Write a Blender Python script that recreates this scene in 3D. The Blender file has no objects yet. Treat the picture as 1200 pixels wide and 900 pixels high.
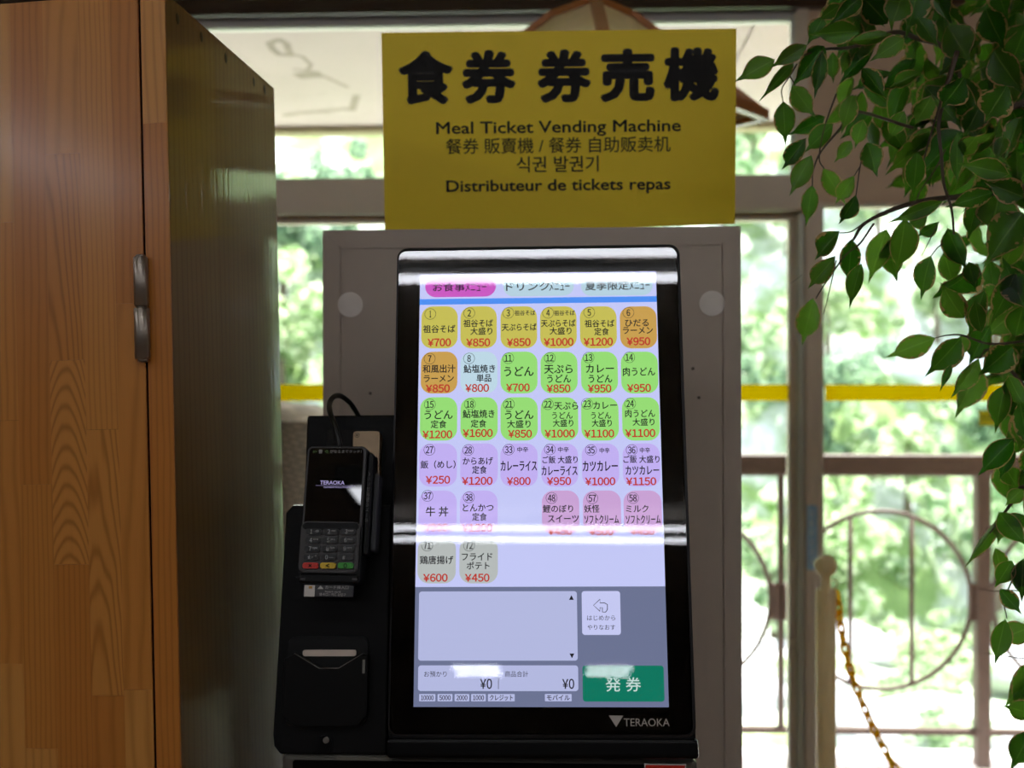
import bpy, bmesh, math, random
import numpy as np
from mathutils import Matrix, Vector
R = math.radians
S = bpy.context.scene
COL = S.collection
FPX, CXP, HYP, CAMZ = 1200.0, 600.0, 480.0, 1.4

# ------------------------------------------------------------------ camera
cam = bpy.data.cameras.new('camera'); camo = bpy.data.objects.new('camera', cam); COL.objects.link(camo)
camo.location = (0, 0, CAMZ); camo.rotation_euler = (R(90), 0, 0)
cam.sensor_width = 36; cam.lens = 36.0; cam.shift_y = 30.0/1200.0
cam.clip_start = 0.05; cam.clip_end = 300
cam.dof.use_dof = True; cam.dof.focus_distance = 1.1; cam.dof.aperture_fstop = 4.2
S.camera = camo
# ------------------------------------------------------------------ sky, sun, exposure
W_ = bpy.data.worlds.new('sky'); S.world = W_; W_.use_nodes = True
bg = W_.node_tree.nodes['Background']; bg.inputs[0].default_value = (0.80, 0.90, 1.0, 1); bg.inputs[1].default_value = 3.0
sun = bpy.data.lights.new('sun', 'SUN'); sun.energy = 27.0; sun.angle = R(1.5); sun.color = (1, .97, .9)
suno = bpy.data.objects.new('sun', sun); COL.objects.link(suno)
suno.rotation_euler = Vector((0.28, 0.33, 0.90)).to_track_quat('Z', 'Y').to_euler()
S.view_settings.view_transform = 'Standard'; S.view_settings.look = 'None'
S.view_settings.exposure = 0.0; S.view_settings.gamma = 1.0; S.view_settings.use_curve_mapping = False
try:
    S.cycles.use_denoising = True; S.cycles.denoising_input_passes = 'RGB_ALBEDO'; S.cycles.max_bounces = 8; S.cycles.transparent_max_bounces = 16
    S.cycles.sample_clamp_indirect = 6.0; S.cycles.caustics_reflective = False
except Exception: pass
SPX, SPY = -1.240, -2.0
TUBE_POWER = 13.0      # radiance of the fluorescent tubes

# ------------------------------------------------------------------ materials
def lin(c):
    return tuple(((v/255.0)/12.92 if v/255.0 <= 0.04045 else ((v/255.0+0.055)/1.055)**2.4) for v in c) + (1.0,)
class NT:
    def __init__(s, name):
        s.m = bpy.data.materials.new(name); s.m.use_nodes = True; s.t = s.m.node_tree
        s.b = s.t.nodes['Principled BSDF']; s.out = s.t.nodes['Material Output']
    def n(s, typ, **kw):
        o = s.t.nodes.new(typ)
        for k, v in kw.items():
            if k.startswith('i_'):
                k = k[2:]; k = int(k) if k.isdigit() else k.replace('_', ' ')
                o.inputs[k].default_value = v
            else: setattr(o, k, v)
        return o
    def l(s, a, b): s.t.links.new(a, b)
    def math(s, op, a, b=None, c=None):
        o = s.t.nodes.new('ShaderNodeMath'); o.operation = op
        for i, v in enumerate((a, b, c)):
            if v is None: continue
            if isinstance(v, (int, float)): o.inputs[i].default_value = v
            else: s.l(v, o.inputs[i])
        return o.outputs[0]
    def mix(s, f, a, b):
        o = s.t.nodes.new('ShaderNodeMix'); o.data_type = 'RGBA'
        for sock, v in ((o.inputs[0], f), (o.inputs[6], a), (o.inputs[7], b)):
            if isinstance(v, (int, float, tuple)): sock.default_value = v
            else: s.l(v, sock)
        return o.outputs[2]
_mc = {}
def mat(name, c, rough=.5, metal=0, coat=0, var=.08, scale=30, bump=.0, spec=.5, trans=0):
    if name in _mc: return _mc[name]
    t = NT(name)
    tc = t.n('ShaderNodeTexCoord'); nz = t.n('ShaderNodeTexNoise', i_Scale=scale, i_Detail=3.0)
    t.l(tc.outputs['Object'], nz.inputs['Vector'])
    a = lin(c); b = tuple(x*(1-2*var) for x in a[:3]) + (1,); a2 = tuple(min(1, x*(1+var)) for x in a[:3]) + (1,)
    t.l(t.mix(nz.outputs[0], a2, b), t.b.inputs['Base Color'])
    t.b.inputs['Roughness'].default_value = rough; t.b.inputs['Metallic'].default_value = metal
    t.b.inputs['Coat Weight'].default_value = coat; t.b.inputs['Specular IOR Level'].default_value = spec
    t.b.inputs['Coat Roughness'].default_value = .08
    if bump:
        bp = t.n('ShaderNodeBump', i_Strength=bump, i_Distance=.002); t.l(nz.outputs[0], bp.inputs['Height']); t.l(bp.outputs[0], t.b.inputs['Normal'])
    if trans:
        tr = t.n('ShaderNodeBsdfTranslucent'); t.l(t.mix(nz.outputs[0], a2, b), tr.inputs[0])
        mx = t.n('ShaderNodeMixShader', i_0=trans); t.l(t.b.outputs[0], mx.inputs[1]); t.l(tr.outputs[0], mx.inputs[2]); t.l(mx.outputs[0], t.out.inputs[0])
    _mc[name] = t.m; return t.m
def emit(name, c, k=1.0):
    if name in _mc: return _mc[name]
    t = NT(name); t.t.nodes.remove(t.b)
    e = t.n('ShaderNodeEmission'); e.inputs[0].default_value = lin(c); e.inputs[1].default_value = k
    t.l(e.outputs[0], t.out.inputs[0]); _mc[name] = t.m; return t.m
def glass(name, tint=(1, 1, 1, 1), rough=0.0, fmul=1.0):
    if name in _mc: return _mc[name]
    t = NT(name); t.t.nodes.remove(t.b)
    tr = t.n('ShaderNodeBsdfTransparent'); tr.inputs[0].default_value = tint
    gl = t.n('ShaderNodeBsdfGlossy', i_Roughness=rough); fr = t.n('ShaderNodeFresnel', i_IOR=1.5)
    mx = t.n('ShaderNodeMixShader'); t.l(t.math('MULTIPLY', fr.outputs[0], fmul), mx.inputs[0])
    t.l(tr.outputs[0], mx.inputs[1]); t.l(gl.outputs[0], mx.inputs[2]); t.l(mx.outputs[0], t.out.inputs[0])
    _mc[name] = t.m; return t.m
def wood(name, base, dark, fx=1100, x0=0, A=0, B=18, amp=9, seed=0, rough=.32, coat=.5, streak=0.0, coatr=.16):
    t = NT(name)
    tc = t.n('ShaderNodeTexCoord'); sp = t.n('ShaderNodeSeparateXYZ'); t.l(tc.outputs['Object'], sp.inputs[0])
    x, z = sp.outputs[0], sp.outputs[1]            # local u across, v along the grain
    y = sp.outputs[2]
    xs = t.math('ADD', t.math('SUBTRACT', x, x0), y)
    cb = t.n('ShaderNodeCombineXYZ'); t.l(t.math('MULTIPLY', xs, 30), cb.inputs[0]); t.l(t.math('MULTIPLY', z, 5), cb.inputs[1]); cb.inputs[2].default_value = seed*7.3
    nz = t.n('ShaderNodeTexNoise', i_Scale=1.0, i_Detail=2.0); t.l(cb.outputs[0], nz.inputs['Vector'])
    ph = t.math('ADD', t.math('MULTIPLY', xs, fx), t.math('MULTIPLY', t.math('MULTIPLY', xs, xs), A))
    ph = t.math('ADD', ph, t.math('MULTIPLY', z, B)); ph = t.math('ADD', ph, t.math('MULTIPLY', nz.outputs[0], amp))
    r = t.math('POWER', t.math('MULTIPLY_ADD', t.math('SINE', ph), .5, .5), 3.0)
    cb2 = t.n('ShaderNodeCombineXYZ'); t.l(t.math('MULTIPLY', xs, 900), cb2.inputs[0]); t.l(t.math('MULTIPLY', z, 25), cb2.inputs[1]); cb2.inputs[2].default_value = seed*3.1
    fn = t.n('ShaderNodeTexNoise', i_Scale=1.0, i_Detail=3.0); t.l(cb2.outputs[0], fn.inputs['Vector'])
    f = t.math('ADD', t.math('MULTIPLY', r, .55 if A > 12000 else .32), t.math('MULTIPLY', fn.outputs[0], .25))
    t.l(t.mix(f, lin(base), lin(dark)), t.b.inputs['Base Color'])
    t.b.inputs['Roughness'].default_value = rough; t.b.inputs['Coat Weight'].default_value = coat; t.b.inputs['Coat Roughness'].default_value = coatr
    cb3 = t.n('ShaderNodeCombineXYZ'); t.l(t.math('MULTIPLY', xs, 140), cb3.inputs[0]); t.l(t.math('MULTIPLY', z, .8), cb3.inputs[1])
    sn = t.n('ShaderNodeTexNoise', i_Scale=1.0, i_Detail=3.0); t.l(cb3.outputs[0], sn.inputs['Vector'])
    hgt = t.math('ADD', t.math('MULTIPLY', fn.outputs[0], .15 if streak else 1.0), t.math('MULTIPLY', sn.outputs[0], 4.0*streak))
    bp = t.n('ShaderNodeBump', i_Strength=1.0, i_Distance=.000022 if not streak else .0001); t.l(hgt, bp.inputs['Height'])
    t.l(bp.outputs[0], t.b.inputs['Normal']); t.l(bp.outputs[0], t.b.inputs['Coat Normal'])
    return t.m

# ------------------------------------------------------------------ frames and meshes
class Frame:
    """A plane in the room: origin, local u (right), v (up), w (towards the viewer side)."""
    def __init__(s, o, yaw=0, tilt=0, roll=0):
        s.o = Vector(o)
        B = Matrix(((1, 0, 0), (0, 0, -1), (0, 1, 0)))
        s.R = Matrix.Rotation(R(yaw), 3, 'Z') @ Matrix.Rotation(R(-tilt), 3, 'X') @ Matrix.Rotation(R(roll), 3, 'Y') @ B
        s.M = Matrix.Translation(s.o) @ s.R.to_4x4()
        s.u, s.v, s.w = s.R.col[0], s.R.col[1], s.R.col[2]
    def at(s, px, py, w=0.0):       # where a picture point lies on the plane (used to read sizes off the photograph)
        d = Vector(((px-CXP)/FPX, 1, -(py-HYP)/FPX)); c = Vector((0, 0, CAMZ)); o = s.o + s.w*w
        k = (o-c).dot(s.w)/d.dot(s.w); p = c + d*k - s.o
        return p.dot(s.u), p.dot(s.v)
    def wl(s, u, v, w=0): return s.o + s.u*u + s.v*v + s.w*w
WORLD = Frame((0, 0, 0)); WORLD.M = Matrix.Identity(4)
def box(bm, u0, u1, v0, v1, w0, w1, bev=0, mi=0, seg=1):
    g = bmesh.ops.create_cube(bm, size=1)
    vs = g['verts']
    bmesh.ops.scale(bm, vec=(abs(u1-u0), abs(v1-v0), abs(w1-w0)), verts=vs)
    bmesh.ops.translate(bm, vec=((u0+u1)/2, (v0+v1)/2, (w0+w1)/2), verts=vs)
    fs = {f for v in vs for f in v.link_faces}
    for f in fs: f.material_index = mi
    if bev:
        es = list({e for v in vs for e in v.link_edges})
        bmesh.ops.bevel(bm, geom=es, offset=bev, segments=seg, affect='EDGES', profile=.5)
def rr(u0, u1, v0, v1, r, n=5):
    pts = []
    for cx, cy, a in ((u1-r, v0+r, -90), (u1-r, v1-r, 0), (u0+r, v1-r, 90), (u0+r, v0+r, 180)):
        for i in range(n+1):
            t = R(a + 90*i/n); pts.append((cx+r*math.cos(t), cy+r*math.sin(t)))
    return pts
def prism(bm, pts, w0, w1, mi=0, back=True, side_mi=None, bev=0):
    a = [bm.verts.new((p[0], p[1], w1)) for p in pts]
    f = bm.faces.new(a); f.material_index = mi; fs = [f]
    if f.normal.z < 0: pass
    if w0 != w1:
        b = [bm.verts.new((p[0], p[1], w0)) for p in pts]
        n = len(pts)
        for i in range(n):
            q = bm.faces.new((a[i], b[i], b[(i+1) % n], a[(i+1) % n])); q.material_index = mi if side_mi is None else side_mi; fs.append(q)
        if back: q = bm.faces.new(b[::-1]); q.material_index = mi; fs.append(q)
        if bev: bmesh.ops.bevel(bm, geom=list(f.edges), offset=bev, segments=2, affect='EDGES', profile=.5)
def tube(bm, pts, r, n=8, mi=0, closed=False, cap=True):
    pts = [Vector(p) for p in pts]; rs = r if isinstance(r, (list, tuple)) else [r]*len(pts)
    rings = []; N = len(pts); up = None
    for i, p in enumerate(pts):
        if closed: d = pts[(i+1) % N]-pts[i-1]
        else: d = pts[min(i+1, N-1)]-pts[max(i-1, 0)]
        d.normalize()
        if up is None: up = d.orthogonal().normalized()
        else: up = (up - d*up.dot(d)).normalized()
        s = d.cross(up)
        rings.append([bm.verts.new(p + (up*math.cos(2*math.pi*k/n) + s*math.sin(2*math.pi*k/n))*rs[i]) for k in range(n)])
    for i in range(N if closed else N-1):
        a, b = rings[i], rings[(i+1) % N]
        for k in range(n):
            f = bm.faces.new((a[k], a[(k+1) % n], b[(k+1) % n], b[k])); f.material_index = mi; f.smooth = True
    if cap and not closed:
        bm.faces.new(rings[0][::-1]).material_index = mi; bm.faces.new(rings[-1]).material_index = mi
def lathe(bm, prof, c=(0, 0), n=24, mi=0):     # prof (radius, z) about the local z axis
    rings = [[bm.verts.new((c[0]+r*math.cos(2*math.pi*k/n), c[1]+r*math.sin(2*math.pi*k/n), z)) for k in range(n)] for r, z in prof]
    for a, b in zip(rings, rings[1:]):
        for k in range(n):
            f = bm.faces.new((a[k], a[(k+1) % n], b[(k+1) % n], b[k])); f.material_index = mi; f.smooth = True
def BM(): return bmesh.new()
def put(name, bm, mats, parent=None, fr=None, M=None, kind=None, fix=True):
    if fix: bmesh.ops.recalc_face_normals(bm, faces=bm.faces)
    me = bpy.data.meshes.new(name); bm.to_mesh(me); bm.free()
    for m in (mats if isinstance(mats, (list, tuple)) else [mats]): me.materials.append(m)
    o = bpy.data.objects.new(name, me); COL.objects.link(o)
    M = M if M is not None else (fr.M if fr else Matrix.Identity(4))
    o['_w'] = 0; WM[o.name] = M
    if parent is not None:
        o.parent = parent; o.matrix_basis = WM[parent.name].inverted() @ M
    else: o.matrix_basis = M
    if kind: o['kind'] = kind
    del o['_w']
    return o
WM = {}
def thing(name, label, cat, loc, group=None, kind=None):
    o = bpy.data.objects.new(name, None); COL.objects.link(o); o.location = loc; o.empty_display_size = .1
    WM[o.name] = Matrix.Translation(Vector(loc))
    if label: o['label'] = label
    if cat: o['category'] = cat
    if group: o['group'] = group
    if kind: o['kind'] = kind
    return o
def tag(o, label, cat, group=None):
    o['label'] = label; o['category'] = cat
    if group: o['group'] = group
    return o
# ---- writing
_tc = {}
def wide(s):
    # digits set from the full width forms of the same face as the menu text, packed close
    V_, F_ = [], []; x = 0.0
    for ch_ in s:
        if ch_ == ' ': x += .3; continue
        f_ = '￥' if ch_ == '¥' else chr(ord(ch_)+0xFEE0)
        vs, fs = glyphs(f_); a = min(p[0] for p in vs); b = max(p[0] for p in vs); n = len(V_)
        V_ += [(x+p[0]-a, p[1]) for p in vs]; F_ += [tuple(i+n for i in f) for f in fs]; x += b-a+.075
    return V_, F_
def glyphs(s, off=0.0):
    if s and all(c_ in '¥0123456789 ' for c_ in s): return wide(s)
    k = (s, off)
    if k not in _tc:
        cu = bpy.data.curves.new('t', 'FONT'); cu.body = s; cu.size = 1.0; cu.offset = off; cu.resolution_u = 3
        ob = bpy.data.objects.new('t', cu); COL.objects.link(ob)
        dg = bpy.context.evaluated_depsgraph_get(); ev = ob.evaluated_get(dg); me = ev.to_mesh()
        vs = [(v.co.x, v.co.y) for v in me.vertices]; fs = [tuple(p.vertices) for p in me.polygons]
        ev.to_mesh_clear(); bpy.data.objects.remove(ob); bpy.data.curves.remove(cu)
        _tc[k] = (vs, fs)
    return _tc[k]
def text(bm, s, u0, u1, vc, h, w, off=.012, mi=0, bbox=None, rot90=False):
    # weight: the same outline struck several times, a little apart
    if rot90 or off <= .001: return text1(bm, s, u0, u1, vc, h, w, 0, mi, bbox, rot90)
    hh = (bbox[1]-bbox[0]) if bbox else h
    e = off*hh*1.0
    st = [(-1, 0), (1, 0), (0, .8), (0, -.8)] + ([(0, 0), (-.7, .6), (.7, .6), (-.7, -.6), (.7, -.6)] if off > .03 else [])
    for dx, dy in st:
        bb = (bbox[0]+e*(1+dy), bbox[1]-e*(1-dy)) if bbox else None
        text1(bm, s, u0+e*(1+dx), u1-e*(1-dx), vc+e*dy, h, w, 0, mi, bb, False)
def text1(bm, s, u0, u1, vc, h, w, off=.012, mi=0, bbox=None, rot90=False):
    """print s between u0 and u1, centred at height vc, em height h (or squeezed into bbox=(v0, v1))"""
    vs, fs = glyphs(s, off)
    if not vs: return
    xs = [p[0] for p in vs]; x0, x1 = min(xs), max(xs); ys = [p[1] for p in vs]; y0, y1 = min(ys), max(ys)
    sx = (u1-u0)/(x1-x0)
    nv = []
    for x, y in vs:
        U = u0+(x-x0)*sx
        V = bbox[0]+(y-y0)/(y1-y0)*(bbox[1]-bbox[0]) if bbox else vc+(y-.37)*h
        if rot90: U, V = rot90(x, y, x0, x1)
        nv.append(bm.verts.new((U, V, w)))
    for f in fs:
        try:
            q = bm.faces.new([nv[i] for i in f]); q.material_index = mi
            if q.normal.z < 0: q.normal_flip()
        except ValueError: pass

# ================================================================== THE ROOM
YAW = -2.17
Wf = Frame((0, 3.0, CAMZ), yaw=YAW)              # interior face of the window wall; v=0 is eye level
m_alu = mat('bronze_aluminium', (240, 222, 202), .45, .0, 0, .04, 8)
m_alu2 = mat('grey_aluminium_rail', (220, 220, 205), .35, .3, 0, .04, 8)
m_wallp = mat('painted_board', (232, 200, 170), .6, 0, 0, .05, 3)
m_darkbeam = wood('dark_beam_wood', (70, 45, 30), (40, 24, 16), seed=4, coat=.1)
m_wall = mat('plaster', (118, 104, 88), .85, 0, 0, .05, 5, .1)
m_floor = wood('floor_boards', (150, 116, 84), (112, 82, 56), fx=60, B=400, seed=9, coat=.2)
m_ceil = mat('ceiling_board', (190, 182, 170), .9, 0, 0, .04, 4)
FLV = -CAMZ                                       # floor level in the wall frame
def wbox(name, x0, y0, x1, y1, w0, w1, m, wref=None, bev=.002, parent=None, kind='structure'):
    """box in the wall frame given its picture extent on the plane w=wref"""
    wref = w1 if wref is None else wref
    a = Wf.at(x0, y0, wref); b = Wf.at(x1, y1, wref)
    bm = BM(); box(bm, a[0], b[0], b[1], a[1], w0, w1, bev); return put(name, bm, m, parent, Wf, kind=kind)
bm = BM(); box(bm, -4.2, 4.2, FLV-.1, FLV, 0, 12); put('floor', bm, m_floor, None, Wf, kind='structure')
bm = BM(); box(bm, -4.2, 4.2, 1.34, 1.42, 0, 12); put('ceiling', bm, m_ceil, None, Wf, kind='structure')
bm = BM(); box(bm, -4.3, -4.2, FLV, 1.34, 0, 12); put('wall_left', bm, m_wall, None, Wf, kind='structure')
bm = BM(); box(bm, 4.2, 4.3, FLV, 1.34, 0, 12); put('wall_right', bm, m_wall, None, Wf, kind='structure')
bm = BM(); box(bm, -4.3, 4.3, FLV, 1.34, 12, 12.1); put('wall_front', bm, m_wall, None, Wf, kind='structure')
# dark header beam across the top of the windows
a = Wf.at(600, 12, .03)
bm = BM(); box(bm, -4.2, 4.2, a[1], 1.34, -.02, .03, .004); put('trim_1', bm, m_darkbeam, None, Wf, kind='structure')
# window wall: pieces around the glass
U = lambda px, w=0: Wf.at(px, 400, w)[0]
V = lambda py, w=0: Wf.at(600, py, w)[1]
wl = thing('wall_back', None, None, Wf.o, kind='structure')
bm = BM()
box(bm, -4.2, -2.6, FLV, a[1], -.12, 0)                      # far left wall, hidden by the cabinet
box(bm, U(944), 4.2, V(240), a[1], -.10, .0, .002)           # board over the right window
box(bm, 2.3, 4.2, FLV, V(240), -.12, 0)
put('wall_panel', bm, m_wallp, wl, Wf)
bm = BM()
box(bm, -2.6, U(944), V(250), V(208.5), -.10, .02, .004)     # transom
put('transom', bm, m_alu, wl, Wf)
bm = BM()
box(bm, U(944), U(965.5), FLV, V(238), -.10, .0, .003)       # fixed mullion
box(bm, U(932, -.01), U(946, -.01), V(206), V(10), -.09, .01, .003)
put('mullion', bm, m_alu, wl, Wf)
# window_1: long upper light
def frame_sash(name, x0, x1, v0, v1, fw, w0, w1, m, gl=True, topw=None):
    rt = thing(name, None, None, Wf.o, kind='structure')
    bm = BM(); tw = topw or fw
    box(bm, x0, x1, v1-tw, v1, w0, w1, .003); box(bm, x0, x1, v0, v0+fw, w0, w1, .003)
    box(bm, x0, x0+fw, v0+fw, v1-tw, w0, w1, .003); box(bm, x1-fw, x1, v0+fw, v1-tw, w0, w1, .003)
    put('window_frame', bm, m, rt, Wf)
    bm = BM(); wc = (w0+w1)/2; box(bm, x0+fw*.7, x1-fw*.7, v0+fw*.7, v1-tw*.7, wc-.002, wc+.002)
    put('pane', bm, glass('window_glass', (.97, .985, .975, 1)), rt, Wf)
    return rt
m_bright = mat('silver_aluminium', (225, 222, 220), .6, .0, 0, .03, 10)
frame_sash('window_1', -2.6, U(936), V(214), V(14), .014, -.060, -.020, m_bright, topw=.026)
# lower sliding sashes
frame_sash('window_2', U(150), U(945, -.03), FLV+.03, V(250), .048, -.075, -.035, m_alu, topw=.018)
frame_sash('window_3', U(946)+.004, 2.3, FLV+.03, V(240), .042, -.045, -.005, m_alu, topw=.012)
frame_sash('window_4', -2.6, U(150)-.002, FLV+.03, V(250), .045, -.045, -.005, m_alu, topw=.018)
bm = BM(); box(bm, -2.6, 2.3, FLV, FLV+.03, -.12, .01); put('trim_2', bm, m_alu2, None, Wf, kind='structure')
bm = BM(); box(bm, U(936, .0), U(943, .0), FLV+.03, V(252), -.034, -.002, .003); put('sash_rail', bm, m_alu2, wl, Wf)
# yellow safety tape on the panes
m_tape = mat('yellow_film', (255, 226, 0), .5, 0, 0, .03, 6, trans=.92)
def tape(x0, x1, w, lab):
    a = Wf.at(x0, 450.5, w); b = Wf.at(x1, 470, w); bm = BM(); box(bm, a[0], b[0], b[1], a[1], w-.0006, w)
    tag(put('safety_tape', bm, m_tape, None, Wf), lab, 'tape')
a_ = Wf.at(600, 450, -.05)[1]
tape(200, 380, -.0525, 'yellow tape band on the glass between wooden cabinet and grey panel')
tape(790, 925, -.0525, 'yellow tape band on the narrow pane right of the grey panel')
tape(966.5, 1420, -.0225, 'yellow tape band on the wide right pane behind the plant')
# small stickers
def marks(bm, u0, u1, v0, v1, w, n, vert, mi, seed=1):
    rnd = random.Random(seed)
    for i in range(n):
        t0, t1 = (i+.15)/n, (i+.85)/n
        if vert: A = (u0, u1, v1+(v0-v1)*t1, v1+(v0-v1)*t0)
        else: A = (u0+(u1-u0)*t0, u0+(u1-u0)*t1, v0, v1)
        hh = (A[3]-A[2]); ww = A[1]-A[0]
        for k in range(3):
            y = A[2]+hh*(.12+.33*k); box(bm, A[0]+ww*.05*rnd.random(), A[1]-ww*.3*rnd.random(), y, y+hh*.12, w-.0001, w, mi=mi)
        x = A[0]+ww*(.3+.4*rnd.random()); box(bm, x, x+ww*.14, A[2], A[3], w-.0001, w, mi=mi)
a = Wf.at(945.5, 592, .001); b = Wf.at(958, 668, .001)
bm = BM(); box(bm, a[0], b[0], b[1], a[1], .0, .001, mi=0); marks(bm, a[0]+.007, b[0]-.007, b[1]+.01, a[1]-.01, .0013, 6, True, 1)
tag(put('notice_sticker', bm, [mat('blue_sticker', (170, 212, 240), .5), mat('pale_ink', (235, 242, 248), .5)], None, Wf), 'narrow pale blue vertical sticker on the window mullion above the post', 'sticker')
a = Wf.at(1147, 481, -.022); b = Wf.at(1169, 499, -.022)
bm = BM(); box(bm, a[0], b[0], b[1], a[1], -.0228, -.022, mi=0); marks(bm, a[0]+.006, b[0]-.004, b[1]+.014, a[1]-.012, -.0217, 4, False, 1, 5)
tag(put('notice_sticker', bm, [mat('yellow_sticker', (230, 215, 90), .5, trans=.6), mat('black_ink', (25, 25, 20), .5)], None, Wf), 'small yellow sticker with black print on the glass under the tape beside the leaves', 'sticker')

# ------------------------------------------------------------------ balcony outside
m_conc = mat('pale_concrete', (215, 212, 205), .9, 0, 0, .08, 6, .2)
t = NT('stained_soffit'); tc = t.n('ShaderNodeTexCoord')
n1 = t.n('ShaderNodeTexNoise', i_Scale=2.2, i_Detail=5.0, i_Distortion=1.6); t.l(tc.outputs['Object'], n1.inputs['Vector'])
n2 = t.n('ShaderNodeTexNoise', i_Scale=1.3, i_Detail=2.0); t.l(tc.outputs['Object'], n2.inputs['Vector'])
ln = t.math('ABSOLUTE', t.math('SUBTRACT', n1.outputs[0], .5))
crack = t.math('LESS_THAN', ln, .008); msk = t.math('GREATER_THAN', n2.outputs[0], .53)
f = t.math('MULTIPLY', crack, msk); base = t.mix(n2.outputs[0], lin((182, 166, 168)), lin((160, 144, 144)))
t.l(t.mix(t.math('MULTIPLY', f, .15), base, lin((86, 76, 70))), t.b.inputs['Base Color']); t.b.inputs['Roughness'].default_value = .9
m_soff = t.m
so = thing('trim_3', None, None, Wf.o, kind='structure')
j0 = Wf.at(871, 78, 0)
zs = 1.175
def soff(px, py):
    d = Vector(((px-CXP)/FPX, 1, -(py-HYP)/FPX)); k = (zs-.0015)/d.z; p = d*k+Vector((0, 0, CAMZ))-Wf.o
    return p.dot(Wf.u), p.dot(Wf.w)
def stain(P, wd):
    pts = [soff(190+x/3.214, y/3.214) for x, y in P]; bm = BM()
    for i in range(len(pts)-1):
        (ua, wa), (ub, wb) = pts[i], pts[i+1]; dx, dy = ub-ua, wb-wa; l = math.hypot(dx, dy)+1e-9; nx, ny = -dy/l*wd, dx/l*wd; ex, ey = dx/l*wd*.5, dy/l*wd*.5
        q_ = [(ua-ex+nx, wa-ey+ny), (ua-ex-nx, wa-ey-ny), (ub+ex-nx, wb+ey-ny), (ub+ex+nx, wb+ey+ny)]; z0 = zs-.0003-.0001*i
        lo = [bm.verts.new((a_, z0, b_)) for a_, b_ in q_]; hi = [bm.verts.new((a_, zs+.001, b_)) for a_, b_ in q_]
        bm.faces.new(lo)
        for k in range(4): bm.faces.new((lo[k], lo[(k+1) % 4], hi[(k+1) % 4], hi[k]))
    put('stain', bm, mat('soffit_stain', (142, 128, 122), .9, 0, 0, .2, 30), so, Wf)
for k in range(-4, 5):
    u = .735+.913*k; bm = BM(); box(bm, u+.003, u+.910, zs, zs+.02, -1.22, -.11, .002); put('soffit_panel', bm, m_soff, so, Wf)
stain([(405, 165), (440, 150), (468, 165), (484, 210), (440, 206), (415, 185), (404, 163)], .012)
stain([(484, 205), (530, 216), (562, 246), (545, 268), (498, 262)], .007)
stain([(520, 288), (552, 284), (586, 282)], .03)
stain([(560, 268), (620, 293), (660, 312), (700, 330)], .007)
stain([(462, 436), (520, 427), (600, 421), (690, 411), (716, 415), (732, 362)], .014)
bm = BM(); box(bm, -4.3, 4.3, zs+.02, zs+.18, -1.3, -.1); put('roof_slab', bm, m_conc, so, Wf)
bm = BM(); box(bm, -4.3, 4.3, zs-.028, zs+.05, -1.29, -1.21, .006); put('drip_edge', bm, mat('weathered_fascia', (150, 140, 110), .8, 0, 0, .15, 8), so, Wf)
bm = BM(); box(bm, -4.3, 4.3, FLV-.2, FLV-.02, -1.10, -.12); box(bm, -4.3, 4.3, FLV-.2, FLV+.03, -1.20, -1.10, .01)
put('trim_4', bm, mat('balcony_concrete', (225, 222, 225), .85, 0, 0, .08, 6, .2), None, Wf, kind='structure')
# railing
m_rail = mat('brown_painted_steel', (82, 60, 50), .55, 0, 0, .12, 20)
Rw = -1.0
rl = thing('balcony_railing', 'brown metal railing with round hoops outside the windows', 'railing', Wf.wl(1.0, FLV, Rw))
RU = lambda px: Wf.at(px, 500, Rw)[0]
RV = lambda py: Wf.at(1000, py, Rw)[1]
bm = BM(); box(bm, -3.4, 3.4, RV(557.5), RV(532), Rw-.03, Rw+.03, .006); put('top_rail', bm, m_rail, rl, Wf)
bm = BM(); box(bm, -3.4, 3.4, RV(860), RV(852), Rw-.015, Rw+.015, .004); put('bottom_rail', bm, m_rail, rl, Wf)
pitch = RU(1150.5)-RU(915)
for k in range(-6, 5):
    u = RU(1150.5)+pitch*k; main = (k % 2 == 0); hw = .026 if main else .012
    bm = BM(); box(bm, u-hw, u+hw, FLV+.03 if main else RV(856), RV(557), Rw-hw, Rw+hw, .003); put('post', bm, m_rail, rl, Wf)
    c = (u+pitch/2, RV(703)); rad = RU(1136)-RU(1030)
    bm = BM(); tube(bm, [(c[0]+rad*math.cos(t_*math.pi/24), c[1]+rad*math.sin(t_*math.pi/24), Rw) for t_ in range(48)], .0095, 8, closed=True)
    h = put('hoop', bm, m_rail, rl, Wf)
    for s in (-1, 1):
        x = c[0]+s*(RU(1066)-RU(1030)); hh = math.sqrt(rad**2-(x-c[0])**2)
        bm = BM(); tube(bm, [(x, c[1]-hh, Rw), (x, c[1]+hh, Rw)], .0095, 8); put('bar', bm, m_rail, h, Wf)
    bm = BM(); box(bm, u-hw-.026, u+hw+.026, RV(727), RV(683), Rw-.012, Rw+.012, .008); put('clamp', bm, m_rail, rl, Wf)

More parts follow.
